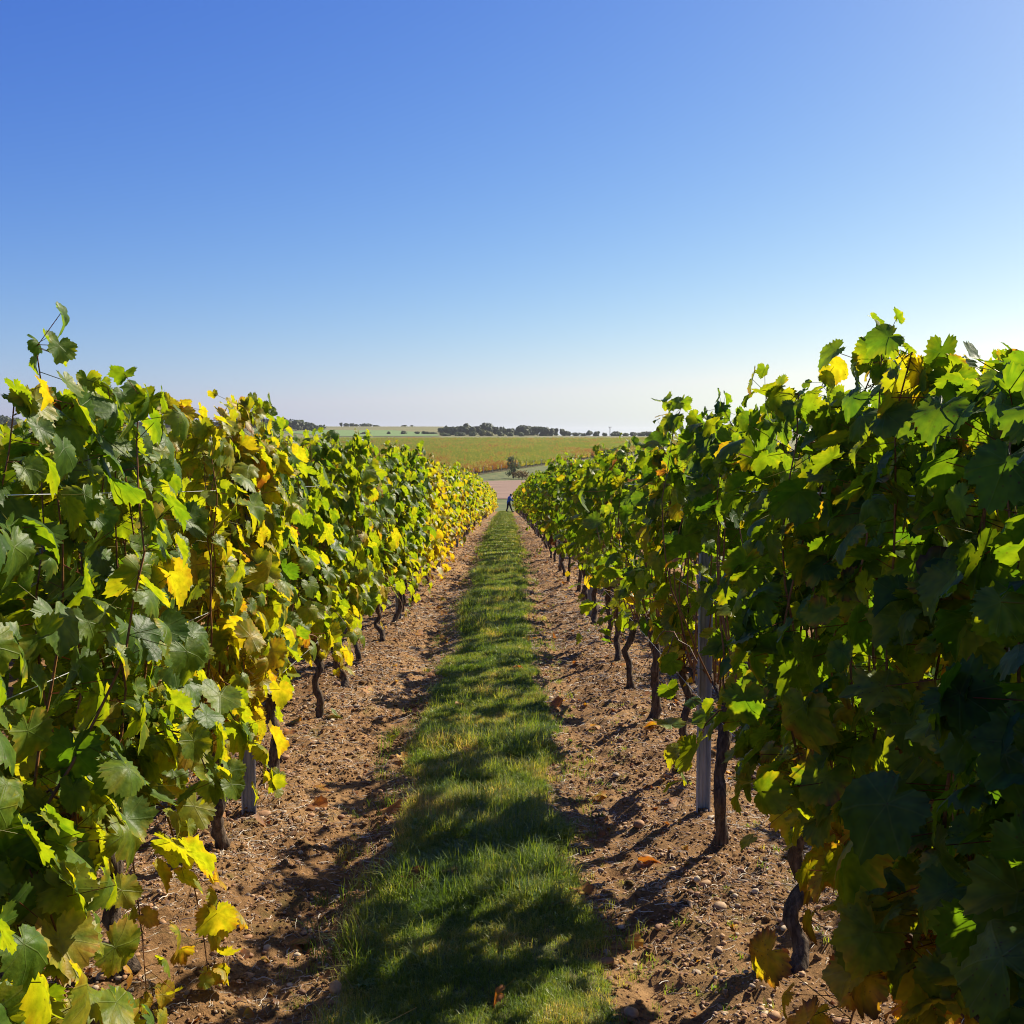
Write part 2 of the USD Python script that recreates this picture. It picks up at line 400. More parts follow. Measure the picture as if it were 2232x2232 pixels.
class Template:
    def __init__(self, M, K, frac=.52, teeth=.05, petiole=True):
        th = (np.arange(M) + .5) / M * 2 * PI - PI
        self.M, self.K, self.pet = M, K, petiole
        self.th = th
        A = np.abs(th)
        self.rl, self.rr = np.interp(A, _a, _lobed), np.interp(A, _a, _round)
        self.teeth = teeth * np.where(np.arange(M) % 2 == 0, 1, -1) * (A < 2.9)
        F = []
        if K:
            self.thi = (np.arange(K) + .5) / K * 2 * PI - PI
            Ai = np.abs(self.thi)
            self.ri = (np.interp(Ai, _a, _lobed), np.interp(Ai, _a, _round))
            for i in range(K):
                F.append([0, 1 + (i + 1) % K, 1 + i][::-1])
            o = 1 + K
            r = M // K
            for i in range(K):
                j = (i + 1) % K
                for q in range(r):
                    F.append([1 + i, o + i * r + q, o + (i * r + q + 1) % M])
                F.append([1 + i, o + (i * r + r) % M, 1 + j])
        else:
            for i in range(M):
                F.append([0, 1 + i, 1 + (i + 1) % M])
        self.frac = frac
        n = 1 + K + M
        self.nb = n
        if petiole:
            for j in range(3):
                k = (j + 1) % 3
                F += [[n + j, n + k, n + 3 + k], [n + j, n + 3 + k, n + 3 + j]]
            n += 6
        self.n, self.F = n, np.array(F, int)

    def build(self, rng, P, nrm, tip, s, node, t, edge, droop=0.35):
        """N leaves at once: points (N, n, 3), leafpos, tint."""
        N = len(P)
        lob = rng.uniform(.0, .85, (N, 1))
        w = rng.uniform(.92, 1.10, (N, 1))
        rad = self.rl * lob + self.rr * (1 - lob)
        rad = rad * (1 + .10 * rng.standard_normal((N, 1)) * np.sin(self.th + rng.uniform(0, 6, (N, 1)))) + self.teeth * rng.uniform(.6, 1.2, (N, 1)) + .02 * rng.standard_normal((N, self.M))
        lx, ly, fr = [np.zeros((N, 1))], [np.zeros((N, 1))], [np.zeros((N, 1))]
        if self.K:
            ri = (self.ri[0] * lob + self.ri[1] * (1 - lob)) * self.frac
            lx.append(ri * np.sin(self.thi) * w); ly.append(ri * np.cos(self.thi)); fr.append(np.full((N, self.K), self.frac))
        lx.append(rad * np.sin(self.th) * w); ly.append(rad * np.cos(self.th)); fr.append(np.ones((N, self.M)))
        lx, ly, fr = (np.concatenate(q, 1) for q in (lx, ly, fr))
        r2 = lx ** 2 + ly ** 2
        fold = rng.normal(.10, .22, (N, 1)); cup = rng.normal(-.12, .24, (N, 1)); dr = rng.normal(droop, .30, (N, 1))
        ph = rng.uniform(0, 6.28, (N, 1)); amp = rng.uniform(.02, .12, (N, 1)); k = rng.integers(3, 7, (N, 1))
        ang = np.arctan2(lx, ly)
        lz = fold * np.abs(lx) + cup * r2 - dr * np.clip(ly, 0, None) ** 2 + amp * np.sin(k * ang + ph) * r2 + .025 * rng.standard_normal(lx.shape) * fr
        side = np.cross(tip, nrm)
        W = P[:, None] + s[:, None, None] * (lx[..., None] * side[:, None] + ly[..., None] * tip[:, None] + lz[..., None] * nrm[:, None])
        tt = t[:, None] + edge[:, None] * np.clip((fr - .45) / .55, 0, 1) ** 1.5 * (1 + .9 * np.sin(2 * ang + ph * 3) + .4 * rng.standard_normal(fr.shape)) + .06 * rng.standard_normal(fr.shape)
        col = leaf_colour(tt)
        lp = np.stack([lx, ly, np.zeros_like(lx)], -1)
        if self.pet:
            d = unit(node - P)
            u = unit(np.cross(d, nrm)); q = np.cross(d, u)
            ring = [u * math.cos(2.094 * j) + q * math.sin(2.094 * j) for j in range(3)]
            pr = .0007 + .005 * s[:, None]
            pe = np.stack([P + ring[j] * pr for j in range(3)] + [node + ring[j] * pr * 1.2 for j in range(3)], 1)
            W = np.concatenate([W, pe], 1)
            lp = np.concatenate([lp, np.full((N, 6, 3), 9.0)], 1)
            pc = np.where(rng.random((N, 1, 1)) < .45, np.array([.26, .09, .04, .20, .05, .02]), np.array([.20, .20, .04, .24, .24, .02]))
            col = np.concatenate([col, np.repeat(pc, 6, 1)], 1)
        return W, lp, col


_ct = np.array([-.1, .12, .34, .50, .66, .82, .96, 1.1, 1.3])
_cc = np.array([[.020, .054, .007], [.028, .074, .008], [.064, .128, .011], [.115, .170, .011], [.26, .24, .014], [.44, .27, .018], [.38, .14, .02], [.19, .07, .025], [.085, .043, .025]])
_cg = np.array([[.08, .20, .006], [.14, .27, .006], [.29, .385, .006], [.46, .49, .007], [.62, .53, .008], [.66, .42, .010], [.50, .17, .010], [.22, .08, .015], [.08, .035, .012]])


def leaf_colour(t):
    return np.stack([np.interp(t, _ct, _cc[:, k]) for k in range(3)] + [np.interp(t, _ct, _cg[:, k]) for k in range(3)], -1)


LOD0, LOD1, LOD2, LOD3 = Template(54, 18, teeth=.045), Template(20, 10, teeth=.04), Template(12, 0, teeth=.03, petiole=False), Template(7, 0, teeth=0, petiole=False)


def vine_structure(rng, x0, y0, opt):
    """Trunk, arms, canes and the places where leaves hang."""
    z0 = float(soil_z(x0, y0)) - .02
    h = opt.get('head', rng.uniform(.52, .64))
    n = 20
    u = np.linspace(0, 1, n)
    lean = rng.normal(0, .05, 2)
    wob = np.column_stack([np.interp(u, np.linspace(0, 1, 8), np.r_[0, rng.normal(0, .018, 7)]) for _ in range(2)])
    tp = np.column_stack([x0 + lean[0] * np.sin(u * PI) + wob[:, 0], y0 + lean[1] * np.sin(u * PI) * 1.4 + wob[:, 1], z0 + u * h])
    tr = np.interp(u, [0, .1, .6, 1], [.040, .028, .023, .030]) * rng.uniform(.85, 1.15) * (1 + .10 * rng.standard_normal(n))
    arms = []
    for sg in (-1, 1):
        L = rng.uniform(.38, .52)
        w = np.linspace(0, 1, 6)
        arms.append((np.column_stack([tp[-1, 0] + rng.normal(0, .02) * w, tp[-1, 1] + sg * L * w, tp[-1, 2] - .01 + .10 * w - .04 * w * w + rng.normal(0, .008, 6)]), np.interp(w, [0, 1], [.017, .009])))
    canes, nodes = [], []
    nc = opt.get('canes', 15)
    topm = opt.get('top', 1.93)
    for c in range(nc):
        ap, _ = arms[c % 2]
        k = rng.uniform(.0, 1.0)
        st = np.array([np.interp(k, np.linspace(0, 1, 6), ap[:, i]) for i in range(3)])
        low = rng.random() < opt.get('low', .16)
        m = 10
        w = np.linspace(0, 1, m)
        if low:
            L = rng.uniform(.35, .75); sg = rng.choice([-1, 1])
            end = st + [sg * rng.uniform(.15, .38) + opt.get('bulge', 0), rng.normal(0, .28), -rng.uniform(-.1, opt.get('droop', .25))]
            path = st + (end - st) * w[:, None] + np.column_stack([np.zeros(m), np.zeros(m), .22 * np.sin(w * PI)])
        else:
            H = topm + rng.normal(0, opt.get('vtop', .07)) - st[2] + z0
            end = st + [rng.normal(0, .09) + opt.get('bulge', 0) * .6, rng.normal(0, .20), H]
            path = st + (end - st) * w[:, None] + np.column_stack([rng.normal(0, .07) * np.sin(w * PI) + opt.get('bulge', 0) * .5 * np.sin(w * PI), rng.normal(0, .06) * np.sin(w * PI), np.zeros(m)])
            if rng.random() < .18:                      # the tip flops over
                path[-1] += [rng.normal(0, .12), rng.normal(0, .10), -rng.uniform(.02, .14)]
        path += np.cumsum(rng.normal(0, .011, (m, 3)), 0)
        canes.append((path, np.interp(w, [0, 1], [.0050, .0016])))
        L = np.linalg.norm(np.diff(path, axis=0), axis=1).sum()
        k = 0
        for dpos in np.append(np.arange(.05, L, opt.get('pitch', .055)), [L * .985, L * .995, L]):
            q = dpos / L
            pt = np.array([np.interp(q, w, path[:, i]) for i in range(3)])
            nodes.append([*pt, q, 0, 0, 0])
            if rng.random() < opt.get('lateral', .9):         # a short side shoot with a leaf or two
                nodes.append([*pt, q, *rng.normal(0, [.060, .065, .05])])
    return z0, (tp, tr), arms, canes, np.array(nodes)


def vine_leaves(rng, nodes, x0, z0, opt):
    N = len(nodes)
    node = nodes[:, :3]
    hgt = node[:, 2] - z0
    keep = rng.random(N) < np.interp(hgt, [.15, .35, .55, .8, 2.3], opt.get('dens', [.25, .45, .8, 1.0, 1.0]))
    dy = np.abs(node[:, 1] - opt['y0'])
    keep &= rng.random(N) < 1 - opt.get('gap', .40) * smooth01(*((.13, .34) if opt.get('gap', 0) > .9 else (.18, .42)), dy) * (1 - smooth01(1.25, 1.7, hgt))
    node, hgt, q, lat = node[keep], hgt[keep], nodes[keep, 3], nodes[keep, 4:7]
    N = len(node)
    rel = node[:, 0] - x0
    sg = np.where(rng.random(N) < .5 + np.clip(rel * 2.2, -.42, .42), 1.0, -1.0)
    up = np.array([0, 0, 1.0])
    outw = np.column_stack([sg, np.zeros(N), np.zeros(N)])
    ease = np.interp(q, [.75, 1], [1, .35])[:, None]
    P = node + lat * ease + outw * rng.uniform(.03, .13, (N, 1)) * ease + rng.normal(0, [.02, .045, .03], (N, 3))
    nrm = unit(outw * rng.uniform(.35, 1.0, (N, 1)) + up * rng.normal(.42, .32, (N, 1)) + SUN * .25 + rng.normal(0, .38, (N, 3)) * [.6, 1.5, .5])
    tip = -up * rng.uniform(.5, 1.2, (N, 1)) + outw * rng.uniform(0, .7, (N, 1)) + rng.normal(0, .42, (N, 3))
    tip = unit(tip - nrm * (tip * nrm).sum(1, keepdims=True))
    s = np.clip(rng.normal(opt.get('size', .069), .018, N), .032, .112) * np.interp(q, [0, .8, 1], [1.02, 1.0, .62])
    yv = opt.get('yellow', .30)
    t = yv + np.interp(hgt, [.3, .8, 1.6, 2.1], [.16, .06, 0, .04]) + rng.normal(0, .10, N)
    r = rng.random(N)
    t = np.where(r < opt.get('pale', .04), rng.uniform(.56, .78, N), t)
    t = np.where(r > 1 - opt.get('brown', .012), rng.uniform(.85, 1.15, N), t)
    bare = opt.get('bare')                                # a post stands clear of leaves on the path side
    if bare:
        hide = (np.abs(P[:, 0] - bare[0] * P[:, 1] / bare[1]) < .13) & (P[:, 1] < bare[1] + .02) & (hgt < 1.40) & (rng.random(N) < .96)
        P[hide, 0] = 2 * x0 - P[hide, 0] + .05
    t = t + opt.get('lowyel', 0) * (1 - smooth01(.45, .85, hgt))
    edge = np.abs(rng.normal(0, opt.get('edge', .09), N))
    return P, nrm, tip, s, node, t, edge


ORD = 'first second third fourth fifth sixth seventh eighth ninth tenth eleventh twelfth thirteenth fourteenth fifteenth sixteenth seventeenth eighteenth nineteenth twentieth'.split()


def build_vine(seed, x0, y0, label, group, opt, lod):
    rng = np.random.default_rng(seed)
    opt['y0'] = y0
    z0, trunk, arms, canes, nodes = vine_structure(rng, x0, y0, opt)
    A = vine_leaves(rng, nodes, x0, z0, opt)
    t = thing('grapevine', label, 'grapevine', group)
    path = str(t.GetPath())
    sides = (9, 6, 5) if lod == 0 else (6, 5, 4) if lod == 1 else (5, 4, 3)
    tv, tf = tube(*trunk, sides=14 if lod == 0 else sides[0])
    if lod == 0:                                     # shaggy strips of bark
        ns = len(trunk[0]); c = np.repeat(trunk[0], 14, 0); d = tv[:ns * 14] - c
        tv[:ns * 14] = c + d * (1 + .55 * (noise(np.column_stack([tv[:ns * 14, 0] * 90, tv[:ns * 14, 1] * 90, tv[:ns * 14, 2] * 11]), 3)[:, None] - .45))
    put(path, 'trunk', tv, tf, BARK, grid_normals(tv, tf))
    if lod <= 1:
        for a_ in arms:
            v, f = tube(*a_, sides=sides[1]); put(path, 'arm', v, f, BARK, grid_normals(v, f))
        for c in canes:
            v, f = tube(*c, sides=sides[2]); put(path, 'cane', v, f, CANE, grid_normals(v, f))
    else:
        v, f = join([tube(*a_, sides=4, cap=False) for a_ in arms] + ([tube(c[0][::3], c[1][::3], sides=3, cap=False) for c in canes] if lod == 2 else []))
        tag(put(path, 'canes', v, f, CANE, grid_normals(v, f)), kind='stuff')
    tp = (LOD0, LOD1, LOD2, LOD3)[lod]
    if lod == 3:
        k = rng.random(len(A[0])) < .62
        A = [q[k] for q in A]; A[3] = A[3] * 1.22
    W, lp, col = tp.build(rng, *A)
    N = vnormals(W, tp.F)
    if lod == 0:
        bind(t, LEAF)
        order = np.argsort(-A[3] + (np.abs(A[0][:, 0]) * .0))
        for i in order[:300]:
            put(path, 'leaf', W[i], tp.F, None, N[i], {'tint': col[i, :, :3], 'glow': col[i, :, 3:], 'leafpos': lp[i]})
        rest = order[300:]
    else:
        rest = np.arange(len(W))
    if len(rest):
        n = len(rest)
        Fm = (tp.F[None] + (np.arange(n) * tp.n)[:, None, None]).reshape(-1, 3)
        p = put(path, 'foliage', W[rest].reshape(-1, 3), Fm, LEAF if lod < 2 else LEAF_FAR, N[rest].reshape(-1, 3), {'tint': col[rest][..., :3].reshape(-1, 3), 'glow': col[rest][..., 3:].reshape(-1, 3), 'leafpos': lp[rest].reshape(-1, 3)})
        tag(p, kind='stuff')
    return t


END_Y = 106.0
POSTS = {'sunlit': [4.92] + list(np.arange(11.9, 104, 7.0)), 'shaded': [2.0, 4.94, 12.1] + list(np.arange(18.7, 104, 7.0))}
left_y = [1.0, 2.15, 3.3, 4.47, 5.55, 6.95, 8.0, 9.18] + list(np.arange(10.35, END_Y, 1.15))
right_y = [1.25, 2.4, 3.3, 4.5, 5.73, 6.92, 8.09, 9.23] + list(np.arange(10.4, END_Y, 1.15))
rs = np.random.default_rng(77)
SPECIAL = {(-1, 0): dict(top=1.72, vtop=.02, canes=20), (-1, 1): dict(low=.42, droop=.52, dens=[1, 1, 1, 1, 1], top=1.75, vtop=.04, canes=24, gap=.1), (-1, 2): dict(low=.40, droop=.52, dens=[1, 1, 1, 1, 1], canes=22, gap=.1, top=1.80, vtop=.04),
           (-1, 3): dict(low=.3, canes=18, top=1.83), (-1, 4): dict(lowyel=.2, low=.25),
           (1, 0): dict(canes=24, vtop=.035, dens=[.6, .7, .9, 1, 1], gap=.2, top=1.78, yellow=.14, bulge=-.03, brown=0, edge=.03, pale=0),
           (1, 1): dict(low=.34, droop=.5, dens=[.9, .9, .95, 1, 1], canes=21, vtop=.03, edge=.22, yellow=.24, bulge=-.03, brown=.005, lowyel=.48, gap=.3, top=1.83),
           (1, 2): dict(low=.20, droop=.52, dens=[1, 1, 1, 1, 1], canes=18, vtop=.04, edge=.12, bulge=-.02, gap=.5, yellow=.22, top=1.83, lowyel=.30),
           (1, 3): dict(canes=16, dens=[.5, .5, .7, 1, 1], yellow=.2, top=1.83, bare=(.93, 4.94), bulge=-.01), (1, 4): dict(yellow=.30, pale=.16, lowyel=.48, dens=[.5, .6, .8, .9, 1], canes=15, top=1.80, bare=(.93, 4.94)), (1, 5): dict(top=1.77)}
for side, ys, x0, word in ((-1, left_y, LX, 'sunlit'), (1, right_y, RX, 'shaded')):
    for i, y in enumerate(ys):
        y = float(y + rs.normal(0, .04))
        x = float(x0 + rs.normal(0, .025))
        opt = dict(top=(1.80 if side < 0 else 1.74) + rs.normal(0, .05), yellow=.30 + rs.normal(0, .05))
        if side > 0:
            opt.update(dens=[.22, .28, .40, .72, 1.0], low=.10, canes=14, gap=1.0, yellow=.20 + rs.normal(0, .04))
            if 8 < y < 20: opt['yellow'] += .05
            if y > 6.5: opt.update(dens=[.2, .22, .30, .55, .85], canes=13)
        else:
            opt.update(low=.27, droop=.40, brown=.006, yellow=.31 + rs.normal(0, .045), lowyel=.10)
            if 13 < y < 20 or rs.random() < .16: opt['yellow'] += .20; opt['pale'] = .20
            if y > 24: opt['yellow'] += .06; opt['pale'] = .12
        if y > 30: opt['brown'] = .03
        if side > 0 and y > 30: opt['yellow'] += .06; opt['pale'] = .12
        opt.update(SPECIAL.get((side, i), {}))
        lod = 0 if y < 12.2 else 1 if y < 20 else 2 if y < 46 else 3
        posts = POSTS[word]
        m = int(np.searchsorted(posts, y + .05)) - 1
        if y < 2.2 or (m < 0):
            look = {(-1, 1): 'low hanging shoots', (-1, 2): 'broad green leaves above a thick trunk', (-1, 3): 'a dark bent trunk beside the steel post', (1, 1): 'yellow edged lower leaves'}.get((side, i), 'leaves cut by the picture edge')
            label, group = f'{ORD[i]} grapevine of the {word} row, with {look}', f'vines of the {word} row'
        elif y < 50:
            k = sum(1 for q in ys[:i] if np.searchsorted(posts, q + .05) - 1 == m)
            label, group = f'{ORD[k]} grapevine past the {ORD[m]} steel post of the {word} row', f'vines of the {word} row'
        else:
            label, group = f'tiny distant grapevine near the far end of the {word} row', f'distant vines of the {word} row'
        build_vine(1000 + i + (500 if side > 0 else 0), x, y, label, group, opt, lod)

# ------------------------------------------------------------------ trellis posts and wires
hat = [(-.034, -.020), (-.028, -.020), (-.022, .012), (-.012, .016), (-.006, .012), (.006, .012), (.012, .016), (.022, .012), (.028, -.020), (.034, -.020),
       (.034, -.016), (.030, -.016), (.0245, .0155), (.012, .020), (.006, .0155), (-.006, .0155), (-.012, .020), (-.0245, .0155), (-.030, -.016), (-.034, -.016)]
from shapely.geometry import Polygon
post_mesh = trimesh.creation.extrude_polygon(Polygon(hat), 1.78, engine='earcut')
post_mesh.apply_translation([0, 0, -.1])


def hook(z, s):
    b = trimesh.creation.box([.012, .010, .028]); b.apply_translation([s * .036, -.012, z])
    c = trimesh.creation.box([.006, .010, .02]); c.apply_translation([s * .043, -.012, z + .018])
    return trimesh.util.concatenate([b, c])


for ps, x0, word in ((POSTS['sunlit'], LX, 'sunlit'), (POSTS['shaded'], RX, 'shaded')):
    for i, y in enumerate(ps):
        if i < 3:
            lab, grp = f'{ORD[i]} grey steel trellis post from the near end of the {word} row', f'steel posts of the {word} row'
        else:
            lab, grp = f'small grey steel trellis post far along the {word} row', f'distant steel posts of the {word} row'
        if word == 'shaded' and i == 1: lab = 'weathered grey steel trellis post standing bare legged by golden leaves in the shaded row'
        if word == 'sunlit' and i == 0: lab = 'ribbed grey steel trellis post beside a bent trunk in the sunlit row'
        if word == 'shaded' and i == 0: y = 2.2
        xo = x0 + (.11 if word == 'shaded' and i == 0 else 0) - (.035 if word == 'shaded' and i == 1 else 0) + (.02 if word == 'sunlit' else 0)
        t = thing('trellis_post', lab, 'post', grp, (xo, y, float(soil_z(xo, y))), rs.normal(0, .15))
        pth = str(t.GetPath())
        putm(pth, 'channel', post_mesh, STEEL)
        if y < 22:
            for z in (.62, 1.1, 1.57):
                for s in (-1, 1):
                    putm(pth, 'hook', hook(z, s), STEEL)
for x0, word in ((LX, 'sunlit'), (RX, 'shaded')):
    for z, hw in ((.62, 'lowest'), (1.10, 'middle'), (1.57, 'topmost')):
        s_ = -1 if x0 > 0 else 1
        yy = np.arange(.2, END_Y, 1.2)
        v, f = tube(np.column_stack([np.full_like(yy, x0 + s_ * .085) , yy, base_z(x0, yy) + .03 + z + .006 * np.sin(yy)]), .0016, sides=4)
        tag(put('/World', 'trellis_wire', v, f, WIRE, grid_normals(v, f)), f'{hw} thin steel wire strung along the {word} row', 'wire', f'wires of the {word} row')

# ------------------------------------------------------------------ rows further off to either side, seen only through gaps
protos = UsdGeom.Scope


def instancer(path, protos_, idx, pos, rotz=None, scale=None, quats=None):
    pi = UsdGeom.PointInstancer.Define(stage, path)
    for nm, V_, F_, m_, N_, pv in protos_:
        put(path, nm, V_, F_, m_, N_, pv)
    pi.CreatePrototypesRel().SetTargets([Sdf.Path(f'{path}/{q[0]}') for q in protos_])
    pi.CreateProtoIndicesAttr(Vt.IntArray.FromNumpy(np.asarray(idx, np.int32)))
    pi.CreatePositionsAttr(Vt.Vec3fArray.FromNumpy(np.ascontiguousarray(pos, np.float32)))
    if quats is None and rotz is not None:
        quats = np.column_stack([np.cos(rotz / 2), 0 * rotz, 0 * rotz, np.sin(rotz / 2)])
    if quats is not None:
        pi.CreateOrientationsAttr(Vt.QuathArray([Gf.Quath(float(q[0]), float(q[1]), float(q[2]), float(q[3])) for q in quats]))
    if scale is not None:
        scale = np.asarray(scale, float)
        if scale.ndim == 1: scale = np.repeat(scale[:, None], 3, 1)
        pi.CreateScalesAttr(Vt.Vec3fArray.FromNumpy(np.ascontiguousarray(scale, np.float32)))
    return pi.GetPrim()


def foliage_proto(name, seed, opt, tp=LOD2, thin=1.0):
    rng = np.random.default_rng(seed)
    opt = dict(opt, y0=0.0)
    z0, trunk, arms, canes, nodes = vine_structure(rng, 0.0, 0.0, opt)
    A = vine_leaves(rng, nodes, 0.0, z0, opt)
    k = rng.random(len(A[0])) < thin
    A = [q[k] for q in A]; A[3] = A[3] / math.sqrt(thin)
    W, lp, col = tp.build(rng, *A)
    W[..., 2] -= z0
    N = vnormals(W, tp.F)
    Fm = (tp.F[None] + (np.arange(len(W)) * tp.n)[:, None, None]).reshape(-1, 3)
    tv, tf = tube(*trunk, sides=5); tv[:, 2] -= z0
    V_ = np.vstack([W.reshape(-1, 3), tv]); F_ = np.vstack([Fm, tf + W.shape[0] * W.shape[1]])
    N_ = np.vstack([N.reshape(-1, 3), grid_normals(tv, tf)])
    C_ = np.vstack([col.reshape(-1, 6), np.tile([.10, .075, .055, 0, 0, 0], (len(tv), 1))])
    return (name, V_, F_, LEAF_FAR, N_, {'tint': C_[:, :3], 'glow': C_[:, 3:]})


pr = [foliage_proto(f'vine_mass_{"abc"[k]}' if k else 'vine_mass', 40 + k, dict(yellow=.30 + .08 * k)) for k in range(3)]
pos = np.array([[LX + 2.2 * r + rs.normal(0, .03), y + rs.normal(0, .05), 0] for r in (-2, -1, 2, 3) for y in np.arange(.5, 70, 1.15)])
pos[:, 2] = base_z(pos[:, 0], pos[:, 1])
p = instancer(name_path('/World', 'neighbouring_rows'), pr, rs.integers(0, 3, len(pos)), pos, rotz=rs.choice([0, PI], len(pos)))
tag(p, 'further vine rows glimpsed through gaps in the nearest two', 'vine rows', kind='stuff')

# ------------------------------------------------------------------ vineyard on the far slope
far_t = dict(canes=8, pitch=.11, lateral=.6)
fp = [foliage_proto('far_vine_green', 61, dict(far_t, yellow=.40, pale=.10), LOD3, .38), foliage_proto('far_vine_gold', 62, dict(far_t, yellow=.55, pale=.16), LOD3, .38),
      foliage_proto('far_vine_orange', 63, dict(far_t, yellow=.82, pale=.2, brown=.14), LOD3, .38), foliage_proto('far_vine_red', 64, dict(far_t, yellow=.92, brown=.25), LOD3, .38)]
pts = []
for k in range(-110, 56):
    x = k * 2.2
    y0 = float(vy_edge(x))
    yy = np.arange(y0, 612, 1.1)
    xx_ = x + .24 * (yy - y0)
    q = (xx_ > -.33 * yy) & (xx_ < .20 * yy)
    pts.append(np.column_stack([xx_ + rs.normal(0, .22, len(yy)), yy + rs.normal(0, .2, len(yy)), yy - y0])[q])
pts = np.vstack(pts)
nn = fbm(np.column_stack([pts[:, 0] * .16, pts[:, 1] * .06, np.zeros(len(pts))]), 4, 3) + .35 * (noise(np.column_stack([pts[:, 0] * .9, pts[:, 1] * .3, np.zeros(len(pts))]), 8) - .5)
nn = nn + .26 * np.exp(-pts[:, 2] / 38.0) + rs.normal(0, .13, len(pts))
idx = np.digitize(nn, [.54, .72, .86])
xyz = np.column_stack([pts[:, 0], pts[:, 1], base_z(pts[:, 0], pts[:, 1]) - .05])
p = instancer(name_path('/World', 'far_vineyard'), fp, idx, xyz, rotz=rs.choice([0, PI], len(pts)), scale=np.column_stack([rs.uniform(1.0, 1.5, len(pts)), rs.uniform(1.0, 1.3, len(pts)), rs.uniform(.8, 1.12, len(pts))]))
tag(p, 'green, gold and orange vineyard covering the slope across the dip', 'vineyard', kind='stuff')
ep = trimesh.creation.box([.14, .14, 1.7]); ep.apply_translation([0, 0, .85])
br = trimesh.creation.box([.09, .09, 1.9]); br.apply_transform(trimesh.transformations.rotation_matrix(.6, [1, 0, 0])); br.apply_translation([0, -.55, .75])
POSTW = noisy('pale_wood', [(.3, (.30, .27, .23)), (.7, (.48, .45, .40))], 20)
for k in range(-4, 10):
    x = k * 2.2 + 1.1; y = float(vy_edge(x)) - 1.5
    t = thing('end_post', 'pale wooden end post of a row at the foot of the far vineyard', 'post', 'end posts of the far vineyard', (x, y, float(base_z(x, y)) + .05))
    putm(str(t.GetPath()), 'post', ep, POSTW); putm(str(t.GetPath()), 'brace', br, POSTW)


# ------------------------------------------------------------------ trees, hedges, pole and house far off
def crown_mesh(rng, w, h, n, leaf, lobes=7, dark=1.0, sparse=False):
    """Leaf clumps through lobes of a crown; base at z=0."""
    C = np.column_stack([rng.uniform(-.36, .36, lobes) * w, rng.uniform(-.36, .36, lobes) * w, rng.uniform(.22, .82, lobes) * h])
    C[0] = [0, 0, .5 * h]; C[1] = [rng.normal(0, .06) * w, 0, .80 * h]
    R = rng.uniform(.17, .30, lobes) * w
    R[0] = .36 * w
    zc = np.minimum(R * 1.0, np.minimum(C[:, 2], h - C[:, 2]) + .06 * h)
    k = rng.choice(lobes, n, p=R ** 2 / (R ** 2).sum())
    d = unit(rng.standard_normal((n, 3)))
    rr = (rng.random((n, 1)) ** (.5 if sparse else .22))
    P = C[k] + d * rr * np.column_stack([R, R, zc])[k]
    nr = unit(d + rng.normal(0, .5, (n, 3)) + [0, 0, .3])
    a_ = unit(np.cross(nr, rng.standard_normal((n, 3)))); b_ = np.cross(nr, a_)
    s = leaf * rng.uniform(.6, 1.4, (n, 1))
    ang = rng.uniform(0, 6.28, (n, 1)) + np.arange(5) * 2 * PI / 5
    rad = rng.uniform(.5, 1.15, (n, 5))
    Q_ = P[:, None] + s[:, None] * (np.cos(ang) * rad)[..., None] * a_[:, None] + s[:, None] * (np.sin(ang) * rad)[..., None] * b_[:, None]
    W = np.concatenate([(P + nr * s * .25)[:, None], Q_], 1)
    F1 = np.array([[0, 1 + i, 1 + (i + 1) % 5] for i in range(5)])
    Fm = (F1[None] + (np.arange(n) * 6)[:, None, None]).reshape(-1, 3)
    N = vnormals(W, F1)
    col = np.array([.055, .072, .034]) * dark * np.clip(rng.normal(1, .28, (n, 1)), .4, 1.8)
    return W.reshape(-1, 3), Fm, N.reshape(-1, 3), np.repeat(col[:, None], 6, 1).reshape(-1, 3)


TREE_LEAF = leaf_material('tree_leaf', veins=False, trans=(1.5, 1.5, .7), fac=.25, rough=.6, back=.0)
TBARK = noisy('tree_bark', [(.3, (.04, .032, .026)), (.7, (.11, .09, .07))], 3, .95, .5, .05)
tr_rng = np.random.default_rng(9)
PXC, FPX = 1103.0, 2318.0


def far_tree(px, top, wpx, D, label, base=None, name='far_tree', cat='tree', dark=1.0, tint=None, group='trees along the horizon', n=None):
    """A tree that stands D metres off where the eye meets column px, tall enough to reach the row top."""
    x = (px - PXC) * D / FPX
    zb = float(base_z(x, D))
    zt = EYE + (950 - top) * D / FPX
    h = max(2.0, zt - zb)
    w = max(2.0, wpx * D / FPX * 1.55)
    t = thing(name, label, cat, group, (x, D, zb - .2))
    tk = max(.12, .035 * h)
    v, f = tube(np.column_stack([np.linspace(0, .03 * w, 5), np.zeros(5), np.linspace(0, .62 * h, 5)]), np.interp(np.linspace(0, 1, 5), [0, 1], [tk, tk * .4]), 6)
    put(str(t.GetPath()), 'trunk', v, f, TBARK, grid_normals(v, f))
    for b in range(3):
        az = b * 2.1 + px
        q = np.linspace(0, 1, 4)[:, None]
        v2, f2 = tube(np.array([0, 0, .35 * h]) + q * np.array([math.cos(az) * .28 * w, math.sin(az) * .28 * w, .28 * h]), [tk * .5, tk * .4, tk * .3, tk * .15], 4)
        put(str(t.GetPath()), 'limb', v2, f2, TBARK, grid_normals(v2, f2))
    n = n or int(np.clip(260 + 6 * wpx * (zt - zb) / D * FPX * .12, 300, 900))
    v, f, nn_, c = crown_mesh(tr_rng, w, h, n, .055 * (w + h), dark=dark)
    if tint is not None: c = c * np.array(tint)
    put(str(t.GetPath()), 'crown', v, f, TREE_LEAF, nn_, {'tint': c})
    return t


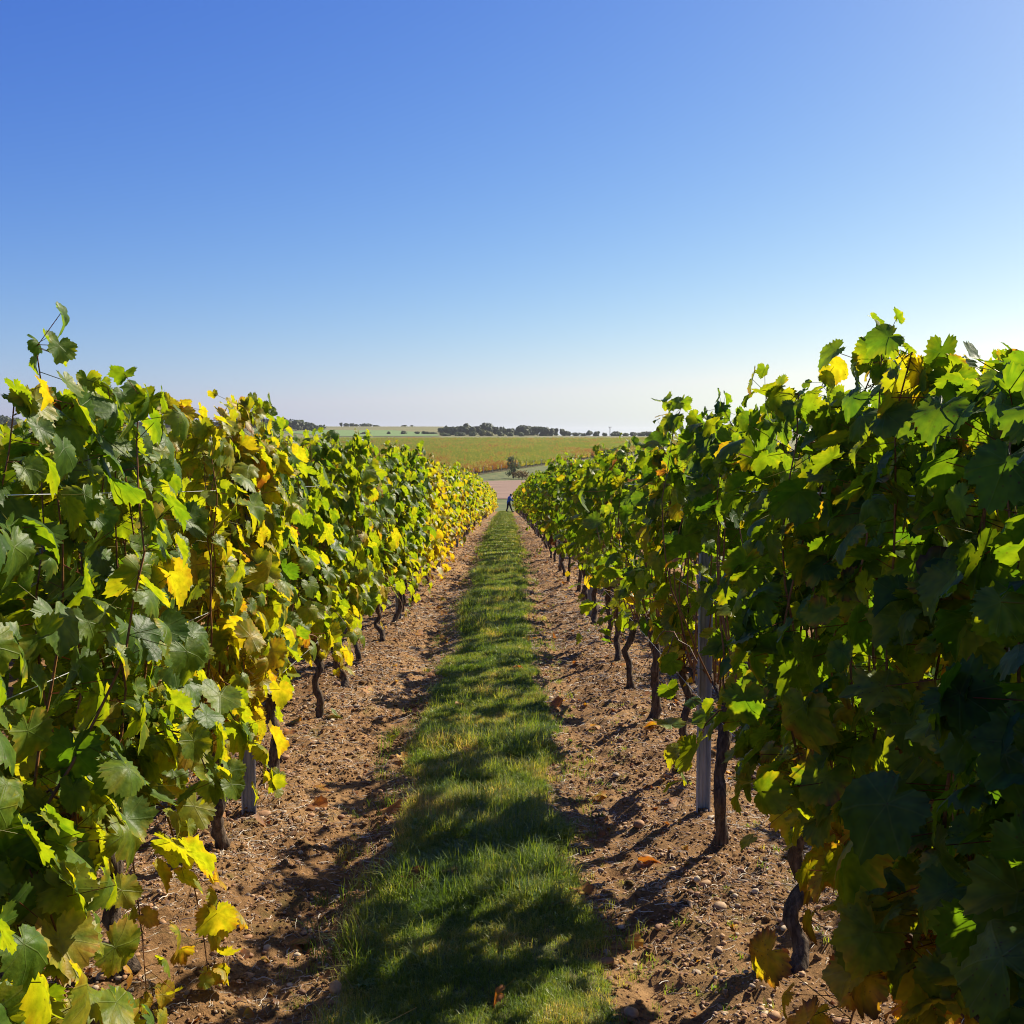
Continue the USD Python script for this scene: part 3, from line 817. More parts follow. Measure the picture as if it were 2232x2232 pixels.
belt = [(961, 933, 12), (985, 931, 24), (996, 933, 20), (1007, 930, 22), (1017, 924, 16), (1024, 930, 14), (1037, 928, 8), (1044, 929, 10), (1059, 923, 18), (1068, 928, 14), (1079, 930, 12), (1085, 929, 8),
        (1091, 929, 7), (1098, 931, 10), (1108, 934, 12), (1118, 933, 8), (1128, 933, 13), (1140, 928, 24), (1152, 929, 20), (1163, 931, 16), (1177, 931, 22), (1191, 933, 13), (1203, 932, 10), (1210, 933, 9),
        (1225, 934, 10), (1232, 939, 9), (1240, 940, 9), (1255, 943, 12), (1272, 944, 7), (1283, 938, 10), (1299, 940, 10), (1316, 943, 7), (1343, 941, 18), (1362, 944, 12), (1379, 942, 14), (1396, 943, 10), (1409, 941, 18), (1420, 945, 8), (1436, 945, 12), (1452, 945, 12)]
for i, (px, top, w) in enumerate(belt):
    lab = {4: 'tall dark tree with a small raised crown in the distant wood', 8: 'tallest tree of the distant wood, with a peaked crown', 17: 'broad rounded dark tree at the middle of the distant wood', 29: 'lone round tree beside the utility pole on the horizon'}.get(i)
    far_tree(px, top, w, 880 + 60 * tr_rng.random(), lab or ('small dark tree of the horizon tree line beyond the far vineyard' if px > 1228 else 'dark tree standing in the distant wood beyond the far vineyard'), group=None if lab else ('trees of the horizon tree line' if px > 1228 else 'trees of the distant wood'))
for px, top, w in [(970, 944, 14), (1003, 942, 16), (1028, 941, 14), (1052, 938, 14), (1066, 941, 12), (1090, 940, 12), (1112, 943, 14), (1136, 942, 12)]:
    far_tree(px, top, w, 845, 'low pale bush at the foot of the distant wood', name='bush', cat='bush', dark=1.5, tint=(1.5, 1.2, .8) if px in (1052, 1066) else None, group='bushes at the foot of the distant wood')
ridge = [(745, 921, 5, 'slim poplar on the ridge of the distant hill'), (755, 923, 10, 'first round tree right of the poplar on the ridge'), (768, 923, 9, 'second round tree from the poplar on the ridge'), (779, 925, 8, 'small round tree on the ridge left of the wide clump'),
         (798, 924, 20, 'wide dark flat topped tree clump on the hill ridge'), (819, 927, 10, 'low round tree right of the wide clump on the ridge'), (882, 928, 8, 'lone dark tree on the bare stretch of ridge'), (899, 928, 5, 'faint thin tree next to the lone ridge tree')]
for px, top, w, lab in ridge:
    far_tree(px, top, w, 1330, lab, group='trees on the hill ridge')
hill = [(8, 906, 20), (24, 908, 18), (40, 910, 16)] + [(px, float(np.interp(px, [60, 200, 330, 366, 380, 400, 470, 520, 545, 600, 660, 690], [914, 918, 920, 915, 909, 915, 917, 913, 905, 913, 916, 926]) + tr_rng.normal(0, 1.6)), tr_rng.uniform(13, 21)) for px in np.arange(300, 700, 10.5)]
for px, top, w in hill:
    far_tree(px, top, w, 1010 + 50 * tr_rng.random(), 'dark tree of the wood on the distant hill behind the sunlit row', n=220, group='trees of the hill wood')
for px, top, w, lab in [(932, 941, 12, 'small round tree casting its shadow on the green meadow'), (946, 943, 9, 'dark bush at the meadow edge beside the distant wood'), (911, 941, 8, 'first bush of the hedge above the green meadow'), (923, 940, 7, 'second bush of the hedge above the green meadow'), (798, 949, 14, 'dark bush at the lower edge of the green meadow'), (880, 939, 10, 'dark bush midway along the top of the green meadow'), (848, 940, 6, 'small bush on the field line above the meadow')]:
    far_tree(px, top, w, 905, lab, name='bush', cat='bush', group='bushes round the meadow')

# utility pole
D = 880.0; x = (1329 - PXC) * D / FPX; zb = float(base_z(x, D)); ht = EYE + (950 - 930.5) * D / FPX - zb
t = thing('utility_pole', 'utility pole with a crossarm rising above the horizon tree line', 'pole', None, (x, D, zb))
DARKW = mat('pole_wood', {'p': ('principled_bsdf', {'base_color': (.16, .14, .12), 'roughness': .8})}, [])
m_ = trimesh.creation.cylinder(.26, ht, sections=8); m_.apply_translation([0, 0, ht / 2]); putm(str(t.GetPath()), 'pole', m_, DARKW)
m_ = trimesh.creation.box([2.6, .22, .22]); m_.apply_translation([0, -.3, ht - .5]); putm(str(t.GetPath()), 'crossarm', m_, DARKW)
for s in (-1.1, 0, 1.1):
    m_ = trimesh.creation.cylinder(.10, .5, sections=6); m_.apply_translation([s, -.3, ht - .1]); putm(str(t.GetPath()), 'insulator', m_, DARKW)
# house among the trees of the hill
D = 1000.0; x = (408 - PXC) * D / FPX; zb = EYE + (950 - 925) * D / FPX
zb = min(zb, float(base_z(x, D)) + 0)
ht = EYE + (950 - 921) * D / FPX - zb
ht -= 2.2
t = thing('farmhouse', 'small farmhouse with an orange tiled roof among hill trees', 'house', None, (x, D + 22, zb))
pth = str(t.GetPath())
WALLM = mat('render_wall', {'p': ('principled_bsdf', {'base_color': (.26, .22, .18), 'roughness': .9})}, [])
ROOFM = noisy('roof_tile', [(.3, (.24, .09, .05)), (.7, (.36, .15, .09))], 2)
m_ = trimesh.creation.box([9, 6, ht]); m_.apply_translation([0, 0, ht / 2]); putm(pth, 'wall', m_, WALLM)
rf = trimesh.Trimesh([[-5, -3.5, ht + .01], [5, -3.5, ht + .01], [5, 3.5, ht + .01], [-5, 3.5, ht + .01], [-4.4, 0, ht + 2.6], [4.4, 0, ht + 2.6]], [[0, 1, 5], [0, 5, 4], [1, 2, 5], [2, 3, 4], [2, 4, 5], [3, 0, 4], [0, 2, 1], [0, 3, 2]])
putm(pth, 'roof', rf, ROOFM)
m_ = trimesh.creation.box([.9, .7, 2.0]); m_.apply_translation([2.6, .8, ht + 2.4]); putm(pth, 'chimney', m_, WALLM)
for s in (-2.6, 0, 2.6):
    m_ = trimesh.creation.box([1.0, .1, 1.3]); m_.apply_translation([s, -3.04, ht - 1.2]); putm(pth, 'window', m_, DARKW)

# shrub on the bank, with its dead wood
D = 243.0; x = 1.7
t = thing('shrub', 'tall straggly dark shrub on the bank between field and far vineyard', 'shrub', None, (x, D, float(base_z(x, D)) - .1))
sh = np.random.default_rng(5)
v, f, nn_, c = crown_mesh(sh, 3.2, 6.0, 700, .17, lobes=12, dark=2.0, sparse=True)
put(str(t.GetPath()), 'crown', v, f, TREE_LEAF, nn_, {'tint': c * [1.1, 1.05, .9]})
for k in range(7):
    az = k * .9; q = np.linspace(0, 1, 6)[:, None]
    e = np.array([math.cos(az) * sh.uniform(.4, 1.2), math.sin(az) * sh.uniform(.4, 1.2), sh.uniform(3, 5.4)])
    v, f = tube(q * e + np.random.default_rng(k).normal(0, .08, (6, 3)) * (q > 0), np.linspace(.09, .03, 6), 5)
    put(str(t.GetPath()), 'stem', v, f, TBARK, grid_normals(v, f))
t = thing('bramble', 'low reddish brown bramble clump at the foot of the tall shrub', 'bush', None, (x + 1.5, D - 3, float(base_z(x, D - 3)) - .1))
v, f, nn_, c = crown_mesh(sh, 4.6, 2.0, 500, .16, dark=1.3, sparse=True)
put(str(t.GetPath()), 'crown', v, f, TREE_LEAF, nn_, {'tint': c * [2.2, 1.1, .9]})

# ------------------------------------------------------------------ the picker at the end of the row
M3 = manifold3d


def hull_chain(chains, edge=.03, it=8):
    """Smooth skin round bones: chains of (point, radius)."""
    acc = None
    for ch in chains:
        for (p0, r0), (p1, r1) in zip(ch[:-1], ch[1:]):
            s0 = M3.Manifold.sphere(r0, 16).translate(tuple(map(float, p0))); s1 = M3.Manifold.sphere(r1, 16).translate(tuple(map(float, p1)))
            hh = M3.Manifold.batch_hull([s0, s1])
            acc = hh if acc is None else acc + hh
    acc = acc.refine_to_length(edge)
    m = acc.to_mesh()
    tm = trimesh.Trimesh(m.vert_properties[:, :3], m.tri_verts)
    trimesh.smoothing.filter_taubin(tm, iterations=it)
    return tm


PY, PX = 98.0, (1109 - PXC) * 98.0 / FPX
t = thing('person', 'person in a blue jacket and dark trousers bending to the vines at the row end', 'person', None, (PX, PY, float(base_z(PX, PY)) + .02))
pth = str(t.GetPath())
CL = lambda n, c, r=.85: mat(n, {'p': ('principled_bsdf', {'base_color': c, 'roughness': r})}, [])
SKIN, BLUE, DARK, HAIR, BOOT = CL('skin', (.40, .23, .16), .55), CL('blue_jacket', (.012, .085, .36)), CL('dark_trousers', (.012, .013, .018)), CL('dark_cap', (.012, .012, .016)), CL('boots', (.02, .016, .012))
hipL, hipR = np.array([-.06, .08, .90]), np.array([.03, -.08, .90])
kneeL, kneeR = np.array([-.10, .10, .48]), np.array([.16, -.14, .50])
ankL, ankR = np.array([-.22, .12, .09]), np.array([.32, -.18, .09])
chest, neck, head = np.array([.06, 0, 1.28]), np.array([.13, 0, 1.47]), np.array([.20, 0, 1.58])
shL, shR = np.array([.06, .19, 1.38]), np.array([.08, -.19, 1.38])
elL, elR = np.array([.20, .23, 1.12]), np.array([.24, -.22, 1.12])
wrL, wrR = np.array([.44, .12, 1.10]), np.array([.46, -.12, 1.06])


def hand(w, s):
    d = unit(np.array([.9, -.15 * s, .1]))
    ch = [[(w, .028), (w + d * .05, .036), (w + d * .085, .034)]]
    side = np.array([0, 1.0, .2]); side = unit(side - d * (side @ d))
    up_ = np.cross(d, side)
    for k, L in enumerate((.062, .075, .070, .055)):
        b = w + d * .085 + side * (.027 - .018 * k)
        ch.append([(b, .0095), (b + d * L * .5 - up_ * .008, .009), (b + d * L * .85 - up_ * .032, .008)])
    b = w + d * .03 + side * .032 * s
    ch.append([(b, .012), (b + side * .025 * s + d * .03, .0105), (b + side * .030 * s + d * .06, .009)])
    return ch


skin = hull_chain([[(chest, .12), (neck, .056), (head - [.01, 0, .04], .07)], [(head, .092), (head + [.035, 0, -.055], .066)], [(head + [.09, 0, -.02], .018), (head + [.106, 0, -.035], .014)],
                   [(head + [0, .088, -.01], .022), (head + [-.01, .096, .0], .018)], [(head + [0, -.088, -.01], .022), (head + [-.01, -.096, .0], .018)],
                   [(elL, .04), (wrL, .03)], [(elR, .04), (wrR, .03)]] + hand(wrL, -1) + hand(wrR, 1), .014, 6)
putm(pth, 'body', skin, SKIN, True)
jk = hull_chain([[((hipL + hipR) / 2 + [-.01, 0, .02], .165), (chest - [.02, 0, .12], .165), (chest + [0, 0, .04], .16)], [(shL, .085), (chest, .14)], [(shR, .085), (chest, .14)], [(chest + [.03, 0, .1], .10), (neck, .075)],
                 [(shL, .078), (elL, .062), (wrL - [.04, 0, 0], .048)], [(shR, .078), (elR, .062), (wrR - [.04, 0, 0], .048)]], .03, 8)
putm(pth, 'jacket', jk, BLUE, True)
tz = hull_chain([[(hipL, .135), (hipR, .135)], [(hipL, .115), (kneeL, .078), (ankL, .062)], [(hipR, .115), (kneeR, .078), (ankR, .062)]], .03, 8)
putm(pth, 'trousers', tz, DARK, True)
for a_, d in ((ankL, [.15, 0, -.03]), (ankR, [.15, 0, -.03])):
    b_ = hull_chain([[(a_ + [0, 0, -.03], .055), (a_ + d, .045)]], .02, 4)
    putm(pth, 'boot', b_, BOOT, True)
cap = hull_chain([[(head + [-.01, 0, .03], .10), (head + [-.03, 0, .0], .098)], [(head + [.08, 0, .045], .03), (head + [.15, .03, .02], .012)], [(head + [.08, 0, .045], .03), (head + [.15, -.03, .02], .012)]], .02, 4)
putm(pth, 'cap', cap, HAIR, True)
for s in (-.03, .03):
    putm(pth, 'eye', trimesh.creation.icosphere(1, .011).apply_translation(head + [.092, s, .005]), HAIR)

# ------------------------------------------------------------------ grass strip
GRASS = mat('grass', {
    'oi': ('object_info', {}), 'g': ('geometry', {}), 'n': ('noise_texture', {'scale': 2.6, 'detail': 4.0, 'roughness': .6}),
    'r': ('rgb_ramp', {'ramp': [(.26, (.075, .135, .016)), (.42, (.13, .19, .026)), (.55, (.23, .25, .055)), (.68, (.44, .32, .13))]}),
    'k': ('math', {'math_type': 'multiply_add', 'value2': .30}), 'k2': ('math', {'math_type': 'multiply_add', 'value2': .22}), 'k3': ('math', {'math_type': 'add', 'value2': -.24}),
    'ct': ('mix', {'mix_type': 'multiply', 'fac': 1.0, 'color2': (2.1, 1.9, .8)}),
    'p': ('principled_bsdf', {'roughness': .4, 'specular_ior_level': .5}), 'tl': ('translucent_bsdf', {}), 'm': ('mix_closure', {'fac': .45})},
    [('g.position', 'n.vector'), ('oi.random', 'k.value1'), ('n.fac', 'k.value3'), ('g.random_per_island', 'k2.value1'), ('k.value', 'k2.value3'), ('k2.value', 'k3.value1'), ('k3.value', 'r.fac'),
     ('r.color', 'p.base_color'), ('r.color', 'ct.color1'), ('ct.color', 'tl.color'), ('p.BSDF', 'm.closure1'), ('tl.BSDF', 'm.closure2')], surface='m.closure')
DRYG = mat('dry_grass', {'g': ('geometry', {}), 'r': ('rgb_ramp', {'ramp': [(0, (.30, .22, .10)), (1, (.55, .46, .27))]}), 'p': ('principled_bsdf', {'roughness': .5}), 'tl': ('translucent_bsdf', {'color': (.5, .4, .2)}), 'm': ('mix_closure', {'fac': .3})},
           [('g.random_per_island', 'r.fac'), ('r.color', 'p.base_color'), ('p.BSDF', 'm.closure1'), ('tl.BSDF', 'm.closure2')], surface='m.closure')


def tuft(rng, n, hmin, hmax, spread, width, lean=.5):
    Vs, Fs = [], []
    for k in range(n):
        b = np.array([*rng.normal(0, spread, 2), -.006])
        h = rng.uniform(hmin, hmax)
        az = rng.uniform(0, 2 * PI); d = np.array([math.cos(az), math.sin(az), 0]); sd = np.array([-d[1], d[0], 0])
        tw = rng.uniform(-1, 1); sd = unit(sd + d * tw)
        ln = h * abs(rng.normal(0, lean))
        p1 = b + d * ln * .30 + [0, 0, h * .60]; p2 = b + d * ln + [0, 0, h * (1 - .25 * min(1, ln / h))]
        w = width * rng.uniform(.6, 1.3)
        Vs.append(np.array([b - sd * w, b + sd * w, p1 + sd * w * .8, p1 - sd * w * .8, p2])); o = 5 * k
        Fs += [[o, o + 1, o + 2], [o, o + 2, o + 3], [o + 3, o + 2, o + 4]]
    v, f = np.vstack(Vs), np.array(Fs)
    return v, f


gr = np.random.default_rng(21)
near_p = [(*[f'grass_tuft_{"abcdef"[k]}'], *tuft(gr, 22, .012, .05, .02, .0012, .75)) for k in range(5)]
near_p.append(('grass_tuft_tall', *tuft(gr, 14, .04, .10, .018, .0013, .6)))
far_p = [(f'grass_clump_{"abc"[k]}', *tuft(gr, 26, .03, .075, .05, .0035)) for k in range(3)]


def scatter_grass(y0, y1, dens):
    n = int((y1 - y0) * 1.3 * dens)
    x = gr.uniform(GC - .65, GC + .65, n); y = gr.uniform(y0, y1, n)
    k = in_grass(x, y)
    d = fbm(np.column_stack([x * 4, y * 4, 0 * x]), 3, 31)
    k &= gr.random(n) < np.interp(d, [.28, .42], [.25, 1.0])
    k |= (np.abs(x - GC) < .62) & (gr.random(n) < .035)
    return x[k], y[k]


P_, I_, S_ = [], [], []
for y0, y1, dens, sc in ((1.3, 6, 3400, .95), (6, 11, 2100, 1.1), (11, 22, 900, 1.5)):
    x, y = scatter_grass(y0, y1, dens)
    h = fbm(np.column_stack([x * 2.2, y * 2.2, 0 * x + 4]), 3, 41)
    P_.append(np.column_stack([x, y, soil_z(x, y)])); I_.append(np.where(gr.random(len(x)) < .03 + .22 * smooth01(.55, .7, h), 5, gr.integers(0, 5, len(x))))
    S_.append(sc * np.interp(h, [.3, .7], [.6, 1.35]) * gr.uniform(.8, 1.2, len(x)))
P_, I_, S_ = np.vstack(P_), np.concatenate(I_), np.concatenate(S_)
p = instancer(name_path('/World', 'grass'), [(a_, v, f, GRASS, None, None) for a_, v, f in near_p], I_, P_, rotz=gr.uniform(0, 6.28, len(P_)), scale=S_)
tag(p, 'short green grass strip running between the two vine rows', 'grass', kind='stuff')
x, y = scatter_grass(22, 107, 300)
P_ = np.column_stack([x, y, soil_z(x, y)])
p = instancer(name_path('/World', 'far_grass'), [(a_, v, f, GRASS, None, None) for a_, v, f in far_p], gr.integers(0, 3, len(x)), P_, rotz=gr.uniform(0, 6.28, len(x)), scale=gr.uniform(.9, 1.5, len(x)))
tag(p, 'far end of the grass strip between the vine rows', 'grass', kind='stuff')

# dry stems along the strip's shaded edge
stems = []
for k in range(90):
    y = gr.uniform(2.2, 6.5); x = float(grass_edge(y, -1)) + gr.normal(-.01, .05)
    z = float(soil_z(x, y)); L = gr.uniform(.08, .26); d = gr.normal(0, .3, 2)
    q = np.linspace(0, 1, 4)[:, None]
    stems.append(tube(np.array([x, y, z - .005]) + q * np.array([d[0] * L, d[1] * L, L]) + q ** 2 * np.array([d[0] * L * .5, d[1] * L * .5, -.15 * L]), [.0012, .001, .0008, .0005], 3, cap=False))
v, f = join(stems)
tag(put('/World', 'dry_stems', v, f, DRYG), 'thin dry grass stems standing along the edge of the grass strip', 'dry grass', kind='stuff')


# broad-leaved weed in the strip
def weed(x, y, label, n, L, tilt=(.3, .9)):
    z = float(soil_z(x, y))
    t = thing('weed', label, 'weed', None, (x, y, z))
    g = np.random.default_rng(int(abs(x * 1e3) + y * 1e3))
    for k in range(n):
        az = k * 2 * PI / n + g.normal(0, .3); el = g.uniform(*tilt); l = L * g.uniform(.6, 1.1)
        u = np.linspace(0, 1, 7); wd = l * .17 * np.sin(np.clip(u * .95 + .05, 0, 1) * PI) ** .7
        r_ = u * l * math.cos(el); zz = u * l * math.sin(el) - .45 * l * u ** 2.4
        d = np.array([math.cos(az), math.sin(az)]); s_ = np.array([-d[1], d[0]])
        c_ = np.column_stack([d[0] * r_, d[1] * r_, zz + .012])
        Vv = np.concatenate([c_ + np.column_stack([s_[0] * wd, s_[1] * wd, wd * .35]), c_, c_ - np.column_stack([s_[0] * wd, s_[1] * wd, -wd * .35])])
        Ff = []
        for q in range(6):
            for o in (0, 7):
                Ff += [[o + q, o + q + 1, o + q + 8], [o + q, o + q + 8, o + q + 7]]
        Ff = np.array(Ff)
        col = np.tile([.10, .17, .06], (21, 1)) * g.uniform(.8, 1.2)
        lp_ = np.column_stack([np.repeat([1, 0, -1], 7) * .5, np.tile(u, 3), np.zeros(21)])
        put(str(t.GetPath()), 'leaf', Vv, Ff, LEAF, grid_normals(Vv, Ff), {'tint': col, 'glow': col * [2.5, 2.2, .6], 'leafpos': lp_})


weed(.075, 4.02, 'pale broad leaved weed growing in the middle of the grass strip', 9, .13)
weed(-.46, 3.28, 'small weed at the near edge of the grass strip', 6, .06)

# ------------------------------------------------------------------ stones, crumbs and litter on the soil
st = np.random.default_rng(33)


def pebble(rng, sub=1):
    m = trimesh.creation.icosphere(sub, 1.0)
    v = m.vertices * (1 + .45 * (noise(m.vertices * 1.3 + rng.uniform(0, 50, 3), 2)[:, None] - .5)) * rng.uniform([.75, .6, .4], [1.2, 1.0, .75])
    return v, m.faces


def soil_points(n, y0, y1, ymin_p=1.0):
    x = st.uniform(-2.3, 2.3, n); y = y0 + (y1 - y0) * st.random(n) ** ymin_p
    k = ~in_grass(x, y)
    return x[k], y[k]


nst = 0
x, y = soil_points(2200, 2.0, 9.5, 1.2)
xx_, yy_ = x, y
for x, y in zip(xx_, yy_):
    if nst >= 290 or abs(x) > .60 * y + .1: continue
    v, f = pebble(st)
    s = float(np.clip(st.lognormal(-4.15, .38), .009, .042))
    a_ = st.uniform(0, 6.28); R = np.array([[math.cos(a_), -math.sin(a_), 0], [math.sin(a_), math.cos(a_), 0], [0, 0, 1]])
    v = v @ R.T * s + [x, y, float(soil_z(x, y)) + s * .18]
    put('/World/ground', 'stone', v, f, STONE, grid_normals(v, f)); nst += 1
protos_ = []
for k in range(6):
    v, f = pebble(st)
    protos_.append((f'pebble_{"abcdef"[k]}', v, f, STONE, grid_normals(v, f), None))
P_, S_ = [], []
for n, y0, y1, lo, sg in ((70000, 1.4, 6, -5.5, .5), (36000, 6, 12, -5.1, .42), (24000, 12, 32, -4.55, .35)):
    x, y = soil_points(n, y0, y1)
    d = fbm(np.column_stack([x * 3, y * 3, 0 * x + 9]), 3, 51)
    k = st.random(len(x)) < np.interp(d, [.3, .6], [.25, 1.0]) * np.interp(np.abs(np.abs(x - GC) - .62), [0, .15], [.45, 1])
    x, y = x[k], y[k]
    s = np.clip(st.lognormal(lo, sg, len(x)), .0025, .02 if y0 < 12 else .035)
    P_.append(np.column_stack([x, y, soil_z(x, y) + s * .15])); S_.append(s)
P_, S_ = np.vstack(P_), np.concatenate(S_)
p = instancer('/World/ground/pebbles', protos_, st.integers(0, 6, len(P_)), P_, rotz=st.uniform(0, 6.28, len(P_)), scale=S_)
tag(p, kind='stuff')
# loose crumbs of earth
protos_ = []
for k in range(4):
    v, f = pebble(st)
    v = v * (1 + .5 * (noise(v * 3.1 + 7 * k, 4)[:, None] - .5))
    protos_.append((f'clod_{"abcd"[k]}', v, f, SOIL, None, None))
P_, S_ = [], []
for n, y0, y1, lo in ((60000, 1.4, 6, -5.15), (44000, 6, 13, -4.85), (30000, 13, 34, -4.4)):
    x, y = soil_points(n, y0, y1)
    d = fbm(np.column_stack([x * 2.6, y * 2.6, 0 * x + 13]), 3, 57)
    k = st.random(len(x)) < np.interp(d, [.35, .6], [.15, 1.0])
    x, y = x[k], y[k]
    P_.append(np.column_stack([x, y, soil_z(x, y)])); S_.append(np.clip(st.lognormal(lo, .4, len(x)), .003, .024))
P_, S_ = np.vstack(P_), np.concatenate(S_)
tag(instancer('/World/ground/clods', protos_, st.integers(0, 4, len(P_)), P_, rotz=st.uniform(0, 6.28, len(P_)), scale=S_), kind='stuff')
# twigs and straw
protos_ = []
for k in range(5):
    q = np.linspace(0, 1, 5)[:, None]
    v, f = tube((q - .5) * [1, 0, 0] + np.column_stack([np.zeros(5), st.normal(0, .05, 5), st.normal(0, .02, 5)]), [.018, .024, .022, .02, .012], 4)
    protos_.append((f'twig_{"abcde"[k]}', v, f, STRAW, grid_normals(v, f), None))
P_, S_ = [], []
for n, y0, y1, L in ((46000, 1.4, 7, .034), (44000, 7, 16, .048), (34000, 16, 70, .08)):
    x, y = soil_points(n, y0, y1)
    d = fbm(np.column_stack([x * 2.5, y * 2.5, 0 * x + 19]), 3, 61)
    k = st.random(len(x)) < np.interp(d, [.35, .65], [.15, 1.0])
    x, y = x[k], y[k]
    P_.append(np.column_stack([x, y, soil_z(x, y) + .004])); S_.append(L * np.clip(st.lognormal(0, .5, len(x)), .35, 2.6))
P_, S_ = np.vstack(P_), np.concatenate(S_)
az = st.uniform(0, PI, len(P_)); tl = st.normal(0, .13, len(P_))
qz = np.column_stack([np.cos(az / 2), 0 * az, 0 * az, np.sin(az / 2)]); qy = np.column_stack([np.cos(tl / 2), 0 * tl, np.sin(tl / 2), 0 * tl])
qq = np.column_stack([qz[:, 0] * qy[:, 0], -qz[:, 3] * qy[:, 2], qz[:, 0] * qy[:, 2], qz[:, 3] * qy[:, 0]])
p = instancer(name_path('/World', 'straw_litter'), protos_, st.integers(0, 5, len(P_)), P_, quats=qq, scale=S_)
tag(p, 'dry twigs and straw scattered over the soil under the rows', 'litter', kind='stuff')
# bits of dead leaf blown over the soil
protos_ = []
for k, tc in enumerate((.86, .98, 1.08, 1.2)):
    W, lp, col = LOD2.build(st, np.zeros((1, 3)), np.array([[0, 0, 1.0]]), np.array([[0, 1.0, 0]]), np.array([1.0]), np.zeros((1, 3)), np.array([tc]), np.array([.1]), droop=.7)
    protos_.append((f'leaf_bit_{"abcd"[k]}', W[0], LOD2.F, DRY, vnormals(W, LOD2.F)[0], {'tint': col[0, :, :3], 'glow': col[0, :, 3:], 'leafpos': lp[0]}))
P_, S_ = [], []
for n, y0, y1, lo in ((900, 1.6, 7, .014), (1500, 7, 18, .018), (2200, 18, 60, .028)):
    x, y = soil_points(n, y0, y1)
    P_.append(np.column_stack([x, y, soil_z(x, y) + .010])); S_.append(lo * np.clip(st.lognormal(0, .35, len(x)), .5, 2.0))
P_, S_ = np.vstack(P_), np.concatenate(S_)
az = st.uniform(0, 2 * PI, len(P_)); tl = st.normal(0, .35, len(P_))
qq = np.column_stack([np.cos(az / 2) * np.cos(tl / 2), -np.sin(az / 2) * np.sin(tl / 2), np.cos(az / 2) * np.sin(tl / 2), np.sin(az / 2) * np.cos(tl / 2)])
tag(instancer(name_path('/World', 'leaf_litter'), protos_, st.integers(0, 4, len(P_)), P_, quats=qq, scale=S_), 'orange and brown bits of dead leaf strewn over the soil', 'litter', kind='stuff')
# small weeds on the soil by the shaded row
x, y = soil_points(2600, 2.5, 14)
d = fbm(np.column_stack([x * 1.6, y * 1.6, 0 * x + 29]), 3, 71)
k = (d > .56) & (x > .25)
x, y = x[k], y[k]
wp = [(f'sprig_{"abc"[k]}', *tuft(st, 9, .008, .03, .012, .0025, 1.2)) for k in range(3)]
p = instancer(name_path('/World', 'soil_weeds'), [(a_, v, f, GRASS, None, None) for a_, v, f in wp], st.integers(0, 3, len(x)), np.column_stack([x, y, soil_z(x, y)]), rotz=st.uniform(0, 6.28, len(x)), scale=st.uniform(.7, 1.5, len(x)))
tag(p, 'tiny weeds sprouting from the soil beside the shaded row', 'weeds', kind='stuff')


# fallen leaves: (pixel column, pixel row, size, colour value, label)
def at_ground(px, py):
    """Where the sight line through that point of the photograph meets the ground."""
    pit, yw = math.radians(PITCH), math.radians(YAW)
    d = np.array([(px - 1116) / 2318.0, 1.0, -(py - 1116) / 2318.0])
    d = np.array([d[0], d[1] * math.cos(pit) + d[2] * math.sin(pit), -d[1] * math.sin(pit) + d[2] * math.cos(pit)])
    d = np.array([d[0] * math.cos(yw) + d[1] * math.sin(yw), -d[0] * math.sin(yw) + d[1] * math.cos(yw), d[2]])
    lo, hi = .5, 140.0
    for _ in range(50):
        mid = (lo + hi) / 2
        q = np.array([0, 0, EYE]) + d * mid
        if q[2] > float(base_z(q[0], q[1])) + .02: lo = mid
        else: hi = mid
    return q[0], q[1]


fallen = [(635, 2040, .085, .98, 'crumpled orange brown fallen leaf on bare soil left of the grass'), (700, 1722, .075, .92, 'orange fallen leaf on the soil below the sunlit row'), (851, 1762, .070, 1.0, 'rusty fallen leaf touching the edge of the grass strip'),
          (739, 1575, .085, .40, 'green fallen leaf lying by a vine trunk of the sunlit row'), (845, 1597, .085, .45, 'yellow green fallen leaf on the soil near the grass edge'), (945, 1466, .06, 1.0, 'red brown fallen leaf against the grass edge'),
          (1024, 1638, .06, .98, 'orange fallen leaf standing in the middle of the grass'), (1214, 1540, .065, 1.0, 'reddish fallen leaf by the grass edge on the shaded side'), (1270, 1940, .055, .95, 'curled orange fallen leaf beside the grass near the weed'),
          (1085, 2188, .045, 1.0, 'small red brown fallen leaf sunk in the near grass'), (1019, 1262, .085, .72, 'yellow fallen leaf on the soil far up the grass edge'), (963, 1309, .07, .68, 'yellow fallen leaf on soil below the sunlit row, farther up'),
          (1100, 1214, .06, .95, 'orange fallen leaf on the grass far up the strip'), (1524, 1628, .075, 1.0, 'red fallen leaf at the foot of the steel post'), (1468, 1712, .06, .95, 'orange fallen leaf on stones below the shaded row'),
          (970, 1905, .05, 1.2, 'dark brown leaf in the shadowed grass'), (905, 1930, .06, 1.2, 'dark brown leaf on shadowed soil by the grass'), (1062, 1362, .055, 1.05, 'brown fallen leaf in the middle stretch of grass'),
          (1122, 1461, .055, 1.0, 'russet fallen leaf on grass beside a small dark hole'), (720, 2115, .06, 1.15, 'dark curled leaf on shaded soil near the dry stems')]
fr_ = np.random.default_rng(88)
